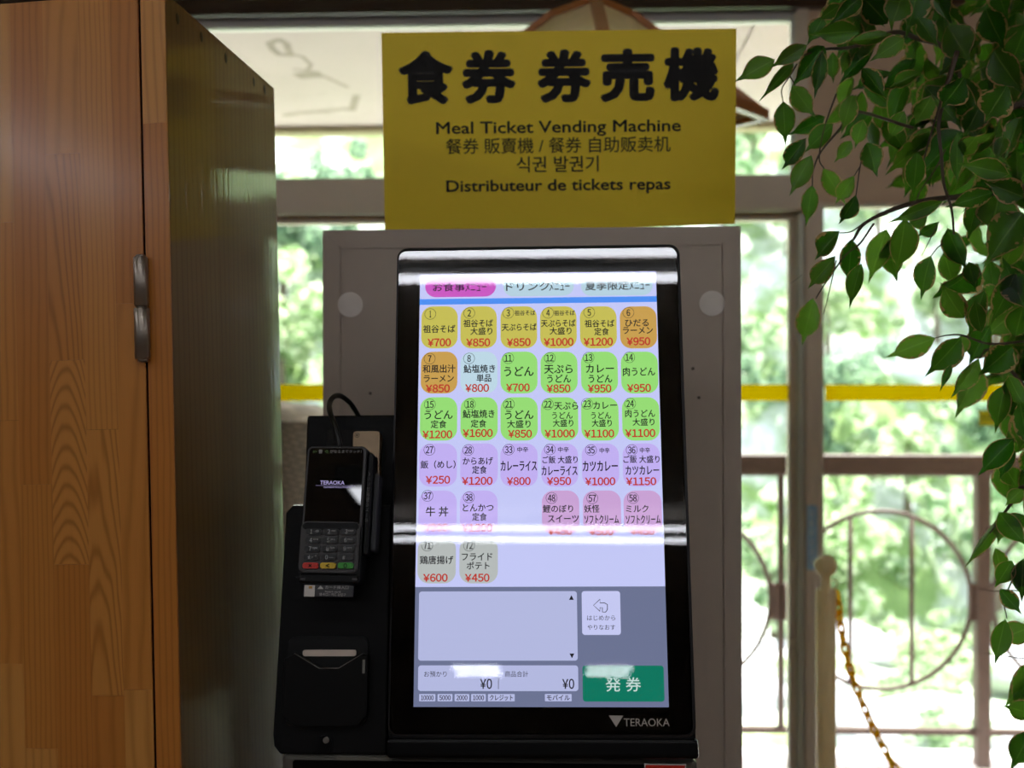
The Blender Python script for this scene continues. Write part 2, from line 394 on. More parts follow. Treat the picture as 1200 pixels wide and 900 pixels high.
# woven basket outside behind the cabinet
def weave(name, c1, c2, sc):
    t = NT(name); tc = t.n('ShaderNodeTexCoord'); mp = t.n('ShaderNodeMapping'); mp.inputs['Scale'].default_value = (sc, sc*.55, sc)
    mp.inputs['Rotation'].default_value = (0, 0, R(24)); sx_ = t.n('ShaderNodeSeparateXYZ'); t.l(tc.outputs['Object'], sx_.inputs[0]); cx_ = t.n('ShaderNodeCombineXYZ'); t.l(t.math('MULTIPLY_ADD', sx_.outputs[1], -.5, sx_.outputs[0]), cx_.inputs[0]); t.l(sx_.outputs[2], cx_.inputs[1]); t.l(cx_.outputs[0], mp.inputs[0])
    ck = t.n('ShaderNodeTexBrick', i_Scale=1.0); ck.inputs['Color1'].default_value = lin(c1); ck.inputs['Color2'].default_value = lin(tuple(int(x*.88) for x in c1)); ck.inputs['Mortar'].default_value = lin(c2)
    ck.inputs['Mortar Size'].default_value = .10; ck.inputs['Brick Width'].default_value = .8; ck.inputs['Row Height'].default_value = .4
    t.l(mp.outputs[0], ck.inputs['Vector']); nz = t.n('ShaderNodeTexNoise', i_Scale=7.0, i_Detail=3.0); t.l(tc.outputs['Object'], nz.inputs['Vector'])
    t.l(t.mix(t.math('MULTIPLY', nz.outputs[0], .25), ck.outputs[0], lin((150, 128, 104))), t.b.inputs['Base Color']); t.b.inputs['Roughness'].default_value = .9
    bp = t.n('ShaderNodeBump', i_Strength=.6, i_Distance=.01); t.l(ck.outputs[1], bp.inputs['Height']); bp.invert = True; t.l(bp.outputs[0], t.b.inputs['Normal'])
    return t.m
Bw = -.55
ba = Wf.at(322, 487, Bw); bb = Wf.at(377, 487, Bw); bt = Wf.at(340, 474, Bw)
bk = thing('reed_hamper', 'brown reed covered hamper with pale top outside the left window', 'hamper', Wf.wl(ba[0], FLV, Bw))
bm = BM(); cx = ba[0]-.12; rr_ = bb[0]-cx
prof = [(rr_*.93, 0), (rr_, .4), (rr_*1.02, .9), (rr_*.98, ba[1]+CAMZ-.02)]
lathe(bm, prof, n=32); put('basket_body', bm, weave('reed_weave', (88, 70, 54), (22, 16, 12), 40), bk, M=Matrix.Translation(Wf.wl(cx, FLV, Bw-rr_*.6)))
bm = BM(); zt = ba[1]+CAMZ-.02
lathe(bm, [(rr_*.97, zt), (rr_*1.06, zt), (rr_*1.05, zt+.02), (rr_*.8, bt[1]+CAMZ), (rr_*.3, bt[1]+CAMZ+.012), (0.001, bt[1]+CAMZ+.014)], n=32)
put('lid', bm, mat('pale_lid', (170, 155, 138), .8, 0, 0, .4, 14, .5), bk, M=Matrix.Translation(Wf.wl(cx, FLV, Bw-rr_*.6)))

# ------------------------------------------------------------------ fluorescent lights of the room (they mirror in the display), then added side fill lamps
m_tube = emit('fluorescent_tube', (245, 248, 255), TUBE_POWER)
m_house = mat('grey_lamp_housing', (90, 90, 88), .5)
def fluo(x0, x1, ys, z, lab, grp=None, zc=CAMZ+1.34, r=.016):
    y = sum(ys)/len(ys); xm = (x0+x1)/2
    Mx = Matrix.Translation((xm, y, z)) @ Matrix.Rotation(R(YAW), 4, 'Z')
    rt = thing('fluorescent_light', lab, 'ceiling light', (xm, y, z), grp)
    hl = (x1-x0)/2
    bm = BM()
    for yy in ys: box(bm, -hl, hl, yy-y-.012, yy-y+.012, .03, .06, .003)
    box(bm, -.2, .2, min(ys)-y, max(ys)-y, .055, max(.07, zc-z), .004); put('housing', bm, m_house, rt, M=Mx)
    for yy in ys:
        bm = BM(); tube(bm, [(-hl+.02, yy-y, 0), (hl-.02, yy-y, 0)], r, 10); put('tube', bm, m_tube, rt, M=Mx)
        bm = BM()
        for s in (-1, 1): box(bm, s*(hl-.02)-.008, s*(hl-.02)+.008, yy-y-.016, yy-y+.016, -.018, .032, .002)
        put('tube_holder', bm, m_house, rt, M=Mx)
fluo(-1.25, 1.15, (-.67, -.84), CAMZ+1.25, 'long twin tube ceiling light just behind the viewer')
fluo(-2.6, 2.4, (-4.07, -4.36), CAMZ+1.25, 'very long twin tube ceiling light in the middle of the room')
fluo(-1.12, -.66, (-6.6, -7.0), CAMZ+.72, 'short low twin tube light at the back left of the room', zc=CAMZ+.80)
fluo(.02, .45, (-6.6, -7.0), CAMZ+.72, 'short low twin tube light at the back right of the room', zc=CAMZ+.80)

rt = thing('ceiling_spotlight', 'small rectangular ceiling light behind the viewer at the left', 'ceiling light', (SPX, SPY, CAMZ+1.27)); Mx = Matrix.Translation((SPX, SPY, CAMZ+1.27))
bm = BM(); box(bm, -.085, .085, -.15, .15, -.005, .069, .004); put('housing', bm, m_house, rt, M=Mx)
bm = BM(); box(bm, -.042, .042, -.085, .085, -.010, -.004, .002); put('diffuser', bm, m_tube, rt, M=Mx)
for sx_, lb in ((-3.3, 'added twin tube fill light along the unseen left wall of the room'), (3.5, 'added twin tube fill light along the unseen right wall of the room')):  # unseen fill lamps, added to brighten the room outside the display's reflection
    rt = thing('fluorescent_light', lb, 'ceiling light', (sx_, -1.2, CAMZ+1.27)); Mx = Matrix.Translation((sx_, -1.2, CAMZ+1.27)) @ Matrix.Rotation(R(90+YAW), 4, 'Z')
    bm = BM(); box(bm, -2.2, 2.2, -.16, .16, .03, .068, .004); put('housing', bm, m_house, rt, M=Mx)
    for yy in (-.08, .08):
        bm = BM(); tube(bm, [(-2.15, yy, 0), (2.15, yy, 0)], .019, 10); put('tube', bm, m_tube, rt, M=Mx)
# ================================================================== GREY PANEL AND SIGN
Pf = Frame((.0271, 1.4466, CAMZ), yaw=-.85, roll=-.17)
m_pan = mat('grey_laminate', (186, 171, 157), .55, 0, 0, .02, 60)
m_dot = mat('pale_cap', (236, 228, 220), .6)
pn = thing('display_panel', 'tall grey panel with mitred frame standing behind the ticket machine', 'panel', Pf.wl(0, FLV, 0))
L, T = Pf.at(378, 270); Rr, Tr = Pf.at(868, 265)
bwid = .0265*1.0
bwl = Pf.at(399, 288)[0]-L; bwt = T-Pf.at(620, 291)[1]-.001
bm = BM(); prism(bm, [(L+bwl+.0005, FLV+.02), (Rr-bwl-.0005, FLV+.02), (Rr-bwl-.0005, Tr-bwt-.0005), (L+bwl+.0005, T-bwt-.0005)], -.018, -.0008); put('face_board', bm, m_pan, pn, Pf)
bm = BM(); prism(bm, [(L+.002, FLV+.02), (Rr-.002, FLV+.02), (Rr-.002, Tr-.002), (L+.002, T-.002)], -.024, -.019); put('back_board', bm, mat('dark_backing', (50, 44, 40), .8), pn, Pf)  # added dark backing, stops light leaking through the mitre joints
g = .0004
for pts in ([(L, T), (L+bwl, T-bwt), (Rr-bwl, Tr-bwt), (Rr, Tr)],
            [(L, T-g*2), (L, FLV), (L+bwl-g, FLV), (L+bwl-g, T-bwt-g)],
            [(Rr, Tr-g*2), (Rr-bwl+g, Tr-bwt-g), (Rr-bwl+g, FLV), (Rr, FLV)]):
    bm = BM(); prism(bm, pts, -.0185, .0004); put('frame_rail', bm, m_pan, pn, Pf)
for px, py in ((410.5, 357), (834.5, 355.5)):
    c = Pf.at(px, py); bm = BM(); prism(bm, [(c[0]+.0178*math.cos(t_*math.pi/20), c[1]+.0178*math.sin(t_*math.pi/20)) for t_ in range(40)], -.001, .0012, bev=.0004)
    put('round_cap', bm, m_dot, pn, Pf)
for px, py in ((812, 432), (819, 466), (434, 461)):
    c = Pf.at(px, py); bm = BM(); prism(bm, [(c[0]+.0022*math.cos(t_*math.pi/6), c[1]+.0022*math.sin(t_*math.pi/6)) for t_ in range(12)], -.001, .0006)
    put('screw_hole', bm, mat('dark_hole', (90, 80, 72), .7), pn, Pf)
Sf = Frame((.067, 1.476, CAMZ+.404), yaw=-.27, tilt=-4.69, roll=-.62)
m_yel = mat('yellow_card', (236, 204, 10), .55, 0, 0, .02, 6)
m_ink = mat('black_print', (32, 28, 26), .6)
sg = thing('meal_ticket_sign', 'yellow sign board lettered for meal tickets standing on the grey panel', 'sign', Sf.wl(0, -.14, 0))
q = [Sf.at(451, 276), Sf.at(861.5, 262), Sf.at(863, 33.5), Sf.at(447, 38.5)]
bm = BM(); prism(bm, q, -.005, 0); put('board', bm, m_yel, sg, Sf)
bm = BM()
def sline(s, x0, x1, yc, h, off=.012, bb=None, sh=0):
    # crop scale 2.6667 from (430, 20)
    X = lambda x: 430+x/2.6667; Y = lambda y: 20+y/2.6667
    a = Sf.at(X(x0), Y(yc)); b = Sf.at(X(x1), Y(yc)); hh = h/2.6667/FPX*1.47
    bx = None
    if bb: bx = (Sf.at(X((x0+x1)/2), Y(bb[1]))[1], Sf.at(X((x0+x1)/2), Y(bb[0]))[1])
    text(bm, s, a[0], b[0], (a[1]+b[1])/2, hh, .0004, off, bbox=bx)
for ch, x0, x1, y0, y1 in (('食', 98, 270, 103, 276), ('券', 295, 466, 101, 273), ('券', 531, 701, 99, 270), ('売', 728, 900, 97, 268), ('機', 926, 1101, 92, 265)):
    sline(ch, x0, x1, (y0+y1)/2, 170, .05, (y0, y1))
for s, x0, x1, yc, h, o in (('Meal Ticket Vending Machine', 216, 981, 341, 52, .02), ('餐券 販賣機 / 餐券 自助贩卖机', 247, 948, 401, 52, .006),
        ('식권 발권기', 468, 724, 460, 54, .01), ('Distributeur de tickets repas', 248, 949, 523, 50, .024)):
    sline(s, x0, x1, yc, h, o)
put('lettering', bm, m_ink, sg, Sf, fix=False)

# ================================================================== TICKET MACHINE
Kf = Frame((.0294, 1.1168, CAMZ-.078), yaw=-2.17, tilt=10.76, roll=-.53)
m_blk = mat('black_plastic', (6, 6, 7), .5, 0, 0, .04, 200, spec=.15)
m_blk2 = mat('black_gloss', (4, 4, 5), .3, 0, 0, .04, 50, spec=.15)
m_rim = mat('dark_grey_rim', (30, 30, 32), .35, .3, 0, .04, 50)
km = thing('ticket_machine', 'black ticket vending machine with a lit colour touch screen menu', 'vending machine', (.03, 1.2, 0))
K = lambda px, py, w=0: Kf.at(px, py, w)
uL = (K(464, 300)[0]+K(456, 860)[0])/2; uR = (K(797, 300)[0]+K(815.5, 860)[0])/2
vT = K(630, 288.5)[1]; vB = K(640, 864)[1]; vLip = K(640, 889)[1]
# housing behind the front plate
bm = BM(); prism(bm, rr(uL, uR, vLip+.004, vT, .012), -.045, -.006, bev=.002); put('head_housing', bm, m_blk, km, Kf)
gl_, gr_ = K(467, 300)[0], K(793.5, 300)[0]
gt, gb = K(630, 291.8)[1], K(640, 861)[1]
bm = BM(); o_ = rr(uL, uR, vB-.001, vT, .012); i_ = rr(gl_, gr_, gb, gt, .009)
vo = [bm.verts.new((x, y, -.0005)) for x, y in o_]; vi = [bm.verts.new((x, y, .0002)) for x, y in i_]; vk = [bm.verts.new((x, y, -.0065)) for x, y in o_]; vj = [bm.verts.new((x, y, -.003)) for x, y in i_]
n_ = len(vo)
for i in range(n_):
    j = (i+1) % n_
    bm.faces.new((vo[i], vo[j], vi[j], vi[i])); bm.faces.new((vk[i], vk[j], vo[j], vo[i])); bm.faces.new((vi[i], vi[j], vj[j], vj[i]))
put('bezel_rim', bm, m_rim, km, Kf)
bm = BM(); box(bm, uL-.001, uR+.002, vLip, vB-.001, -.045, .004, .004, seg=2); put('bottom_lip', bm, m_blk2, km, Kf)
# display under its cover glass
bm = BM(); prism(bm, rr(gl_, gr_, gb, gt, .009), -.006, -.003); put('bezel', bm, mat('bezel_black', (3, 3, 3), .9, spec=0), km, Kf)
sL, sR, sT, sB = -.134, .134, .238, -.238
lav = emit('screen_lavender', (203, 208, 255)); greyb = emit('screen_grey', (112, 120, 152))
bm = BM(); vg = K(630, 687.5)[1]
prism(bm, [(sL, vg), (sR, vg), (sR, sT), (sL, sT)], -.0028, -.0028, 0)
prism(bm, [(sL, sB), (sR, sB), (sR, vg), (sL, vg)], -.0028, -.0028, 1)
C1 = lambda x, y: K(480+x/3.871, 310+y/3.871)
C2 = lambda x, y: K(480+x/3.871, 510+y/3.871)
C3 = lambda x, y: K(460+x/3.2432, 680+y/3.2432)
v0, v1 = C1(600, 173)[1], C1(600, 147)[1]
prism(bm, [(sL, v0), (sR, v0), (sR, v1), (sL, v1)], -.0027, -.0027, 2)
scr = put('touch_screen', bm, [lav, greyb, emit('screen_blue', (80, 148, 250))], km, Kf, fix=False)
ink = emit('screen_ink', (34, 34, 40)); red = emit('screen_red', (192, 58, 48))
WT, WX = -.0024, -.0021
def sbtn(name, fn, x0, x1, y0, y1, r, colr, lines=(), ring=None, cmat=None, bright=None, parent=None, price=None, sc=3.871, snum=None, off=.016):
    bm = BM(); yc = (y0+y1)/2; xc = (x0+x1)/2
    a = fn(x0, yc)[0]; b = fn(x1, yc)[0]; c = fn(xc, y1)[1]; d = fn(xc, y0)[1]
    prism(bm, rr(a, b, c, d, min(r, (b-a)/2.01, (d-c)/2.01), 6), WT, WT, 0)
    for (s, lx0, lx1, ly, lh, *mi) in lines:
        A = fn(lx0, ly); B = fn(lx1, ly); m = mi[0] if mi else 1
        text(bm, s, A[0], B[0], (A[1]+B[1])/2, abs(fn(lx0, ly-lh/2)[1]-fn(lx0, ly+lh/2)[1]), WX, mi[1] if len(mi) > 1 else off, m)
    if ring:
        s, rx, ry, rad = ring; c_ = fn(rx, ry); rm = abs(fn(rx+rad, ry)[0]-c_[0]); N = 28
        o1 = [bm.verts.new((c_[0]+rm*math.cos(2*math.pi*i/N), c_[1]+rm*math.sin(2*math.pi*i/N), WX)) for i in range(N)]
        o2 = [bm.verts.new((c_[0]+rm*.93*math.cos(2*math.pi*i/N), c_[1]+rm*.93*math.sin(2*math.pi*i/N), WX)) for i in range(N)]
        for i in range(N):
            f = bm.faces.new((o1[i], o1[(i+1) % N], o2[(i+1) % N], o2[i])); f.material_index = 1
        hw = rm*(.32 if len(s) == 1 else .66)
        if s == '1': hw = rm*.16
        text(bm, s, c_[0]-hw, c_[0]+hw, c_[1], rm*1.6, WX, .02, 1)
    for f in bm.faces:
        if f.normal.z < 0: f.normal_flip()
    return put(name, bm, [cmat or emit('tile_%d_%d_%d' % colr, colr), ink, red], parent or scr, Kf, fix=False)
YE, OR, GR, LB, PU, PK, GG = (204, 196, 90), (206, 164, 84), (156, 228, 122), (196, 224, 238), (200, 182, 250), (208, 168, 220), (188, 194, 192)
# tabs
sbtn('menu_tab', C1, 70, 391, 50, 144, .02, (208, 92, 200), [('お食事', 105, 250, 101, 40), ('メニュー', 252, 348, 99, 50, 1, .006)])
sbtn('menu_tab', C1, 425, 745, 52, 140, .02, (188, 218, 232), [('ドリンク', 437, 633, 97, 44), ('メニュー', 633, 726, 96, 50, 1, .006)])
sbtn('menu_tab', C1, 778, 1103, 50, 138, .02, (188, 218, 232), [('夏季限定', 797, 995, 93, 44), ('メニュー', 997, 1091, 91, 50, 1, .006)])
TX = {1: [(52, 217), (230, 395), (412, 578), (592, 758), (773, 940), (955, 1122)], 2: [(50, 216), (230, 398), (412, 580), (594, 762), (778, 945), (960, 1128)],
      3: [(46, 215), (230, 399), (412, 581), (595, 765), (779, 949), (965, 1135)], 4: [(42, 214), (229, 400), (411, 581), (597, 765), (782, 951), (968, 1138)],
      5: [(40, 213), (227, 399), None, (600, 770), (787, 960), (972, 1145)], 6: [(35, 209), (225, 400)]}
TY = {1: (187, 378), 2: (393, 583), 3: (600, 797), 4: (36, 232), 5: (250, 449), 6: (464, 672)}
MENU = [
 (1, 0, YE, '1', 93, 222, [('祖谷そば', 60, 207, 290, 38)], '¥700', 80, 187, 351),
 (1, 1, YE, '2', 270, 218, [('祖谷そば', 243, 378, 264, 36), ('大盛り', 275, 375, 300, 36)], '¥850', 256, 365, 351),
 (1, 2, YE, '3', 447, 217, [('祖谷そば', 476, 570, 217, 25), ('天ぷらそば', 418, 576, 282, 36)], '¥850', 440, 549, 350),
 (1, 3, YE, '4', 628, 217, [('祖谷そば', 655, 750, 217, 25), ('天ぷらそば', 596, 753, 264, 36), ('大盛り', 635, 735, 299, 36)], '¥1000', 608, 744, 349),
 (1, 4, YE, '5', 815, 215, [('祖谷そば', 794, 930, 265, 36), ('定食', 838, 905, 302, 36)], '¥1200', 789, 923, 348),
 (1, 5, OR, '6', 993, 216, [('ひだる', 978, 1085, 262, 38), ('ラーメン', 968, 1105, 296, 38)], '¥950', 985, 1093, 346),
 (2, 0, OR, '7', 90, 425, [('和風出汁', 58, 207, 471, 40), ('ラーメン', 63, 200, 515, 38)], '¥850', 72, 182, 560),
 (2, 1, LB, '8', 269, 424, [('鮎塩焼き', 244, 388, 471, 40), ('単品', 303, 370, 513, 38)], '¥800', 251, 360, 558),
 (2, 2, GR, '11', 447, 423, [('うどん', 428, 563, 483, 50)], '¥700', 437, 545, 556),
 (2, 3, GR, '12', 636, 422, [('天ぷら', 610, 740, 472, 46), ('うどん', 623, 733, 516, 42)], '¥850', 621, 730, 560),
 (2, 4, GR, '13', 812, 420, [('カレー', 800, 928, 470, 46), ('うどん', 812, 920, 516, 42)], '¥950', 808, 916, 560),
 (2, 5, GR, '14', 997, 419, [('肉うどん', 968, 1115, 484, 42)], '¥950', 987, 1096, 558),
 (3, 0, GR, '15', 91, 633, [('うどん', 66, 195, 680, 46), ('定食', 95, 167, 723, 38)], '¥1200', 57, 193, 769),
 (3, 1, GR, '18', 273, 632, [('鮎塩焼き', 240, 385, 676, 40), ('定食', 277, 348, 720, 38)], '¥1600', 240, 377, 763),
 (3, 2, GR, '21', 450, 632, [('うどん', 432, 562, 680, 46), ('大盛り', 442, 549, 722, 38)], '¥850', 446, 555, 766),
 (3, 3, GR, '22', 627, 632, [('天ぷら', 656, 765, 639, 40), ('うどん', 646, 740, 683, 36), ('大盛り', 650, 743, 718, 36)], '¥1000', 612, 750, 765),
 (3, 4, GR, '23', 805, 630, [('カレー', 833, 942, 637, 40), ('うどん', 823, 915, 683, 36), ('大盛り', 827, 918, 718, 36)], '¥1100', 792, 929, 765),
 (3, 5, GR, '24', 1001, 629, [('肉うどん', 978, 1115, 674, 38), ('大盛り', 1012, 1112, 713, 36)], '¥1100', 978, 1116, 763),
 (4, 0, PU, '27', 89, 65, [('飯（めし）', 48, 208, 132, 38)], '¥250', 72, 183, 201),
 (4, 1, PU, '28', 265, 66, [('からあげ', 240, 378, 116, 38), ('定食', 283, 350, 156, 38)], '¥1200', 236, 376, 206),
 (4, 2, PU, '33', 449, 64, [('中辛', 488, 538, 64, 26), ('カレーライス', 412, 578, 138, 54)], '¥800', 440, 549, 207),
 (4, 3, PU, '34', 636, 63, [('中辛', 673, 722, 64, 26), ('ご飯 大盛り', 602, 763, 110, 36), ('カレーライス', 598, 762, 160, 50)], '¥950', 622, 733, 207),
 (4, 4, PU, '35', 823, 66, [('中辛', 862, 908, 68, 26), ('カツカレー', 785, 945, 139, 56)], '¥1000', 796, 934, 208),
 (4, 5, PU, '36', 1008, 66, [('中辛', 1045, 1092, 67, 26), ('ご飯 大盛り', 970, 1135, 108, 36), ('カツカレー', 980, 1133, 158, 48)], '¥1150', 982, 1120, 208),
 (5, 0, PU, '37', 80, 274, [('牛 丼', 72, 175, 346, 48)], '¥900', 65, 173, 418),
 (5, 1, PU, '38', 268, 281, [('とんかつ', 240, 380, 328, 40), ('定食', 283, 350, 370, 38)], '¥1300', 236, 376, 419),
 (5, 3, PK, '48', 644, 284, [('鯉のぼり', 604, 742, 333, 38), ('スイーツ', 627, 768, 378, 40)], '¥450', 627, 737, 434),
 (5, 4, PK, '57', 829, 285, [('妖怪', 792, 862, 333, 38), ('ソフトクリーム', 793, 950, 381, 46)], '¥500', 815, 925, 436),
 (5, 5, PK, '58', 1014, 284, [('ミルク', 982, 1085, 333, 38), ('ソフトクリーム', 981, 1140, 381, 46)], '¥450', 1003, 1112, 434),
 (6, 0, GG, '71', 79, 500, [('鶏唐揚げ', 45, 198, 566, 40)], '¥600', 60, 172, 646),
 (6, 1, GG, '72', 269, 500, [('フライド', 236, 375, 551, 40), ('ポテト', 258, 362, 592, 38)], '¥450', 250, 362, 646)]
for row, cidx, colr, num, rx, ry, lines, pr, p0, p1, py_ in MENU:
    fn = C1 if row < 4 else C2; x0, x1 = TX[row][cidx]; y0, y1 = TY[row]
    sbtn('menu_button', fn, x0, x1, y0, y1, .0125, colr, [l+(1, .018) for l in lines] + [(pr, p0, p1, py_, 46, 2, .03)], (num, rx, ry, 26))
pale = (186, 192, 232)
sbtn('list_box', C3, 98, 702.5, 42, 306, .003, pale, [('▲', 671, 689, 66, 22), ('▼', 673, 691, 287, 22)])
b_ = sbtn('return_button', C3, 720, 867, 41, 208, .003, (204, 208, 250), [('はじめから', 740, 847, 143, 22, 1, 0.), ('やりなおす', 741, 847, 179, 22, 1, 0.)])
# outlined arrow on the return button
bm = BM()
arrow = [(764, 95), (789, 72), (789, 86), (806, 86), (817, 92), (817, 112), (810, 121), (798, 121), (798, 104), (789, 104), (789, 118)]
P3 = [C3(x, y) for x, y in arrow]; tube(bm, [(p[0], p[1], WX) for p in P3], .0004, 4, closed=True)
put('arrow_icon', bm, ink, scr, Kf)
sbtn('total_box', C3, 96, 706, 324, 422, .003, pale, [('お預かり', 119, 205, 357, 24, 1, .0), ('¥0', 332, 378, 394, 50), ('商品合計', 427, 515, 357, 24, 1, .0), ('¥0', 645, 691, 394, 50), ('|', 401, 403, 372, 70, 1, 0)])
for s, x0, x1 in (('10000', 100, 162), ('5000', 170, 227), ('2000', 235, 291), ('1000', 298, 354), ('クレジット', 362, 464), ('モバイル', 579, 681)):
    sbtn('payment_chip', C3, x0, x1, 433, 461, .0006, pale, [(s, x0+7, x1-7, 447, 24)])
sbtn('issue_button', C3, 723, 1033, 325, 462, .003, (18, 122, 98), [('発 券', 810, 945, 397, 58, 2, .01)]).data.materials[2] = emit('screen_white_print', (200, 225, 220))
bm = BM(); prism(bm, rr(gl_+.0004, gr_-.0004, gb+.0004, gt-.0004, .009), -.0005, 0, back=False); put('cover_glass', bm, glass('cover_glass', (1, 1, 1, 1), .0, 2.1), km, Kf)
# maker's logo printed on the glass
bm = BM(); a = C3(822, 514); b = C3(877, 514); c = C3(850, 558)
prism(bm, [(c[0], c[1]), (b[0], b[1]), (a[0], a[1])], .0003, .0003)
A = C3(879, 540); B = C3(1053, 540); text(bm, 'TERAOKA', A[0], B[0], 0, .01, .0003, .0, bbox=(C3(950, 555)[1], C3(950, 525)[1]))
put('logo_print', bm, mat('silver_print', (185, 178, 170), .45, .3), km, Kf, fix=False)
# lower cabinet of the machine (front stands upright)
Lf = Frame((.0294, 1.075, 0), yaw=-2.17)
m_met = mat('brushed_dark_metal', (120, 118, 112), .35, .6, 0, .06, 80)
lu0, lu1 = Lf.at(330, 892)[0], Lf.at(817, 892)[0]; lvt = Lf.at(600, 888.5)[1]
bm = BM(); box(bm, lu0, lu1, .03, lvt, -.28, 0, .004); put('lower_cabinet', bm, m_met, km, Lf)
bm = BM(); box(bm, lu0+.012, lu1-.012, .06, lvt-.0045, -.002, .003, .002); put('lower_door', bm, m_blk2, km, Lf)
for s in (lu0+.04, lu1-.04):
    for w in (-.05, -.24):
        bm = BM(); lathe(bm, [(.001, 0), (.02, 0), (.02, .03), (.001, .03)], n=12); put('foot', bm, m_blk, km, M=Matrix.Translation(Lf.wl(s, 0, w)))
a = Lf.at(755, 895, .004); b = Lf.at(804, 895, .004)
rd = mat('red_label', (205, 45, 30), .5)
bm = BM(); box(bm, a[0], b[0], a[1]-.035, a[1], .003, .0042, mi=1); box(bm, a[0]+.0012, b[0]-.0012, a[1]-.0338, a[1]-.0012, .0035, .0046, mi=0)
text(bm, '故障中', a[0]+.010, b[0]-.010, a[1]-.010, .012, .0048, .01, 2) if False else None
put('red_notice', bm, [rd, mat('white_edge', (210, 205, 200), .5), m_ink], km, Lf)
# spine that carries head and card module
bm = BM(); box(bm, -.13, .13, lvt, CAMZ+.10, -.24, -.13, .004); put('spine', bm, m_blk, km, Lf)

# card and receipt module on the left of the screen
Cf = Frame(Kf.wl(0, 0, -.012), yaw=-2.17, tilt=10.76, roll=-.53)
bm = BM()
vt = Cf.at(400, 592)[1]; vb = Cf.at(400, 884)[1]; ul0 = Cf.at(335, 600)[0]; ul1 = Cf.at(320, 866)[0]; ur = uL-.003
pts = [(ur, vb), (ul1+.008, vb), (ul1+.001, vb+.008), (ul1, vb+.02), (ul0, vt-.008), (ul0+.007, vt), (ur, vt)]
prism(bm, pts, -.10, 0, bev=.002); put('card_module', bm, m_blk, km, Cf)
bm = BM(); box(bm, ul0+.008, ul0+.04, vt, vt+.0015, -.10, -.002); put('top_sheen', bm, mat('window_sheen_pale', (200, 205, 190), .2, .7), km, Cf)  # added pale plate stands for the window's reflection on the black top face
a = Cf.at(360, 487, -.06); b = Cf.at(462, 600, -.06)
bm = BM(); box(bm, a[0], ur, b[1]-.02, a[1], -.13, -.06, .002); put('back_box', bm, m_blk, km, Cf)
a = Cf.at(383, 504, -.058); b = Cf.at(440, 545, -.058)
bm = BM(); box(bm, a[0], b[0], b[1], a[1], -.06, -.0585, .0005); put('recess_plate', bm, mat('matte_black', (9, 8, 8), .8), km, Cf)
# brushed plate behind the terminal
a = Cf.at(414, 505.5, -.04); b = Cf.at(443, 600, -.04)
bm = BM(); prism(bm, rr(a[0], b[0], b[1], a[1], .003), -.058, -.04, 0, bev=.0006)
text(bm, 'の', Cf.at(417, 0)[0], Cf.at(423, 0)[0], 0, .006, -.0396, 0, 1) if False else None
c = (Cf.at(418.5, 510, -.04)); N = 20
prism(bm, [(c[0]+.0028*math.cos(2*math.pi*i/N), c[1]+.0028*math.sin(2*math.pi*i/N)) for i in range(N)], -.0397, -.0397, 1)
prism(bm, [(c[0]+.0023*math.cos(2*math.pi*i/N), c[1]+.0023*math.sin(2*math.pi*i/N)) for i in range(N)], -.0395, -.0395, 0)
prism(bm, [(c[0]+.0011*math.cos(2*math.pi*i/N), c[1]+.0011*math.sin(2*math.pi*i/N)) for i in range(N)], -.0393, -.0393, 1)
put('reader_plate', bm, [mat('brushed_bronze_metal', (176, 150, 118), .45, .3, 0, .1, 60), m_blk], km, Cf)
# receipt printer
uv = lambda px, py, w=0: Cf.at(px, py, w)
a = uv(339, 746); b = uv(432, 745); c = uv(431, 800); 
bm = BM(); prism(bm, rr(a[0], b[0], uv(0, 850)[1], a[1], .008), -.002, .0035, bev=.001)
pr_ = put('receipt_printer', bm, mat('printer_black', (4, 4, 4), .35, spec=.2), km, Cf)
a = uv(331, 765, .012); b = uv(432, 765, .012); vb_ = uv(380, 845, .012)[1]
bm = BM(); pts = [(a[0], vb_+.012), (a[0]+.014, vb_), (b[0]-.012, vb_), (b[0], vb_+.014), (b[0]-.001, a[1]-.002), (uv(428, 0, .012)[0], a[1]), (uv(407, 0, .012)[0]-.0, uv(0, 783, .012)[1]), (uv(354, 0, .012)[0], uv(0, 783, .012)[1]), (uv(336, 0, .012)[0], a[1])]
def cv(px, py): return Cf.at(px, py, .014)
pts = [cv(345, 852), cv(418, 852), cv(430, 838), cv(431, 768), cv(424, 766), cv(397, 783), cv(374, 783), cv(346, 766), cv(333, 772), cv(331, 838)]
prism(bm, pts[::1], .002, .014, bev=.001); put('paper_cover', bm, mat('cover_black', (4, 4, 4), .5, spec=.15), pr_, Cf)
bm = BM(); A = [cv(345, 765.5), cv(374, 783), cv(397, 783), cv(425, 766)]; tube(bm, [(p[0], p[1], .0142) for p in A], .0005, 5); put('cover_edge', bm, m_met, pr_, Cf)
a = Cf.at(355, 761.5, .006); b = Cf.at(417, 769, .006)
bm = BM(); prism(bm, rr(a[0], b[0], b[1], a[1], .002), .003, .0065, bev=.0004); put('tear_bar', bm, mat('silver_bar', (200, 185, 170), .35, .5), pr_, Cf)
a = Cf.at(425, 773, .014); b = Cf.at(427.5, 789, .014)
bm = BM(); box(bm, a[0], b[0], b[1], a[1], .013, .0146); put('side_latch', bm, m_met, pr_, Cf)
c = Cf.at(380, 872); bm = BM(); prism(bm, [(c[0]+.009*math.cos(2*math.pi*i/24), c[1]+.009*math.sin(2*math.pi*i/24)) for i in range(24)], 0, .002); put('lock_recess', bm, m_blk2, km, Cf)
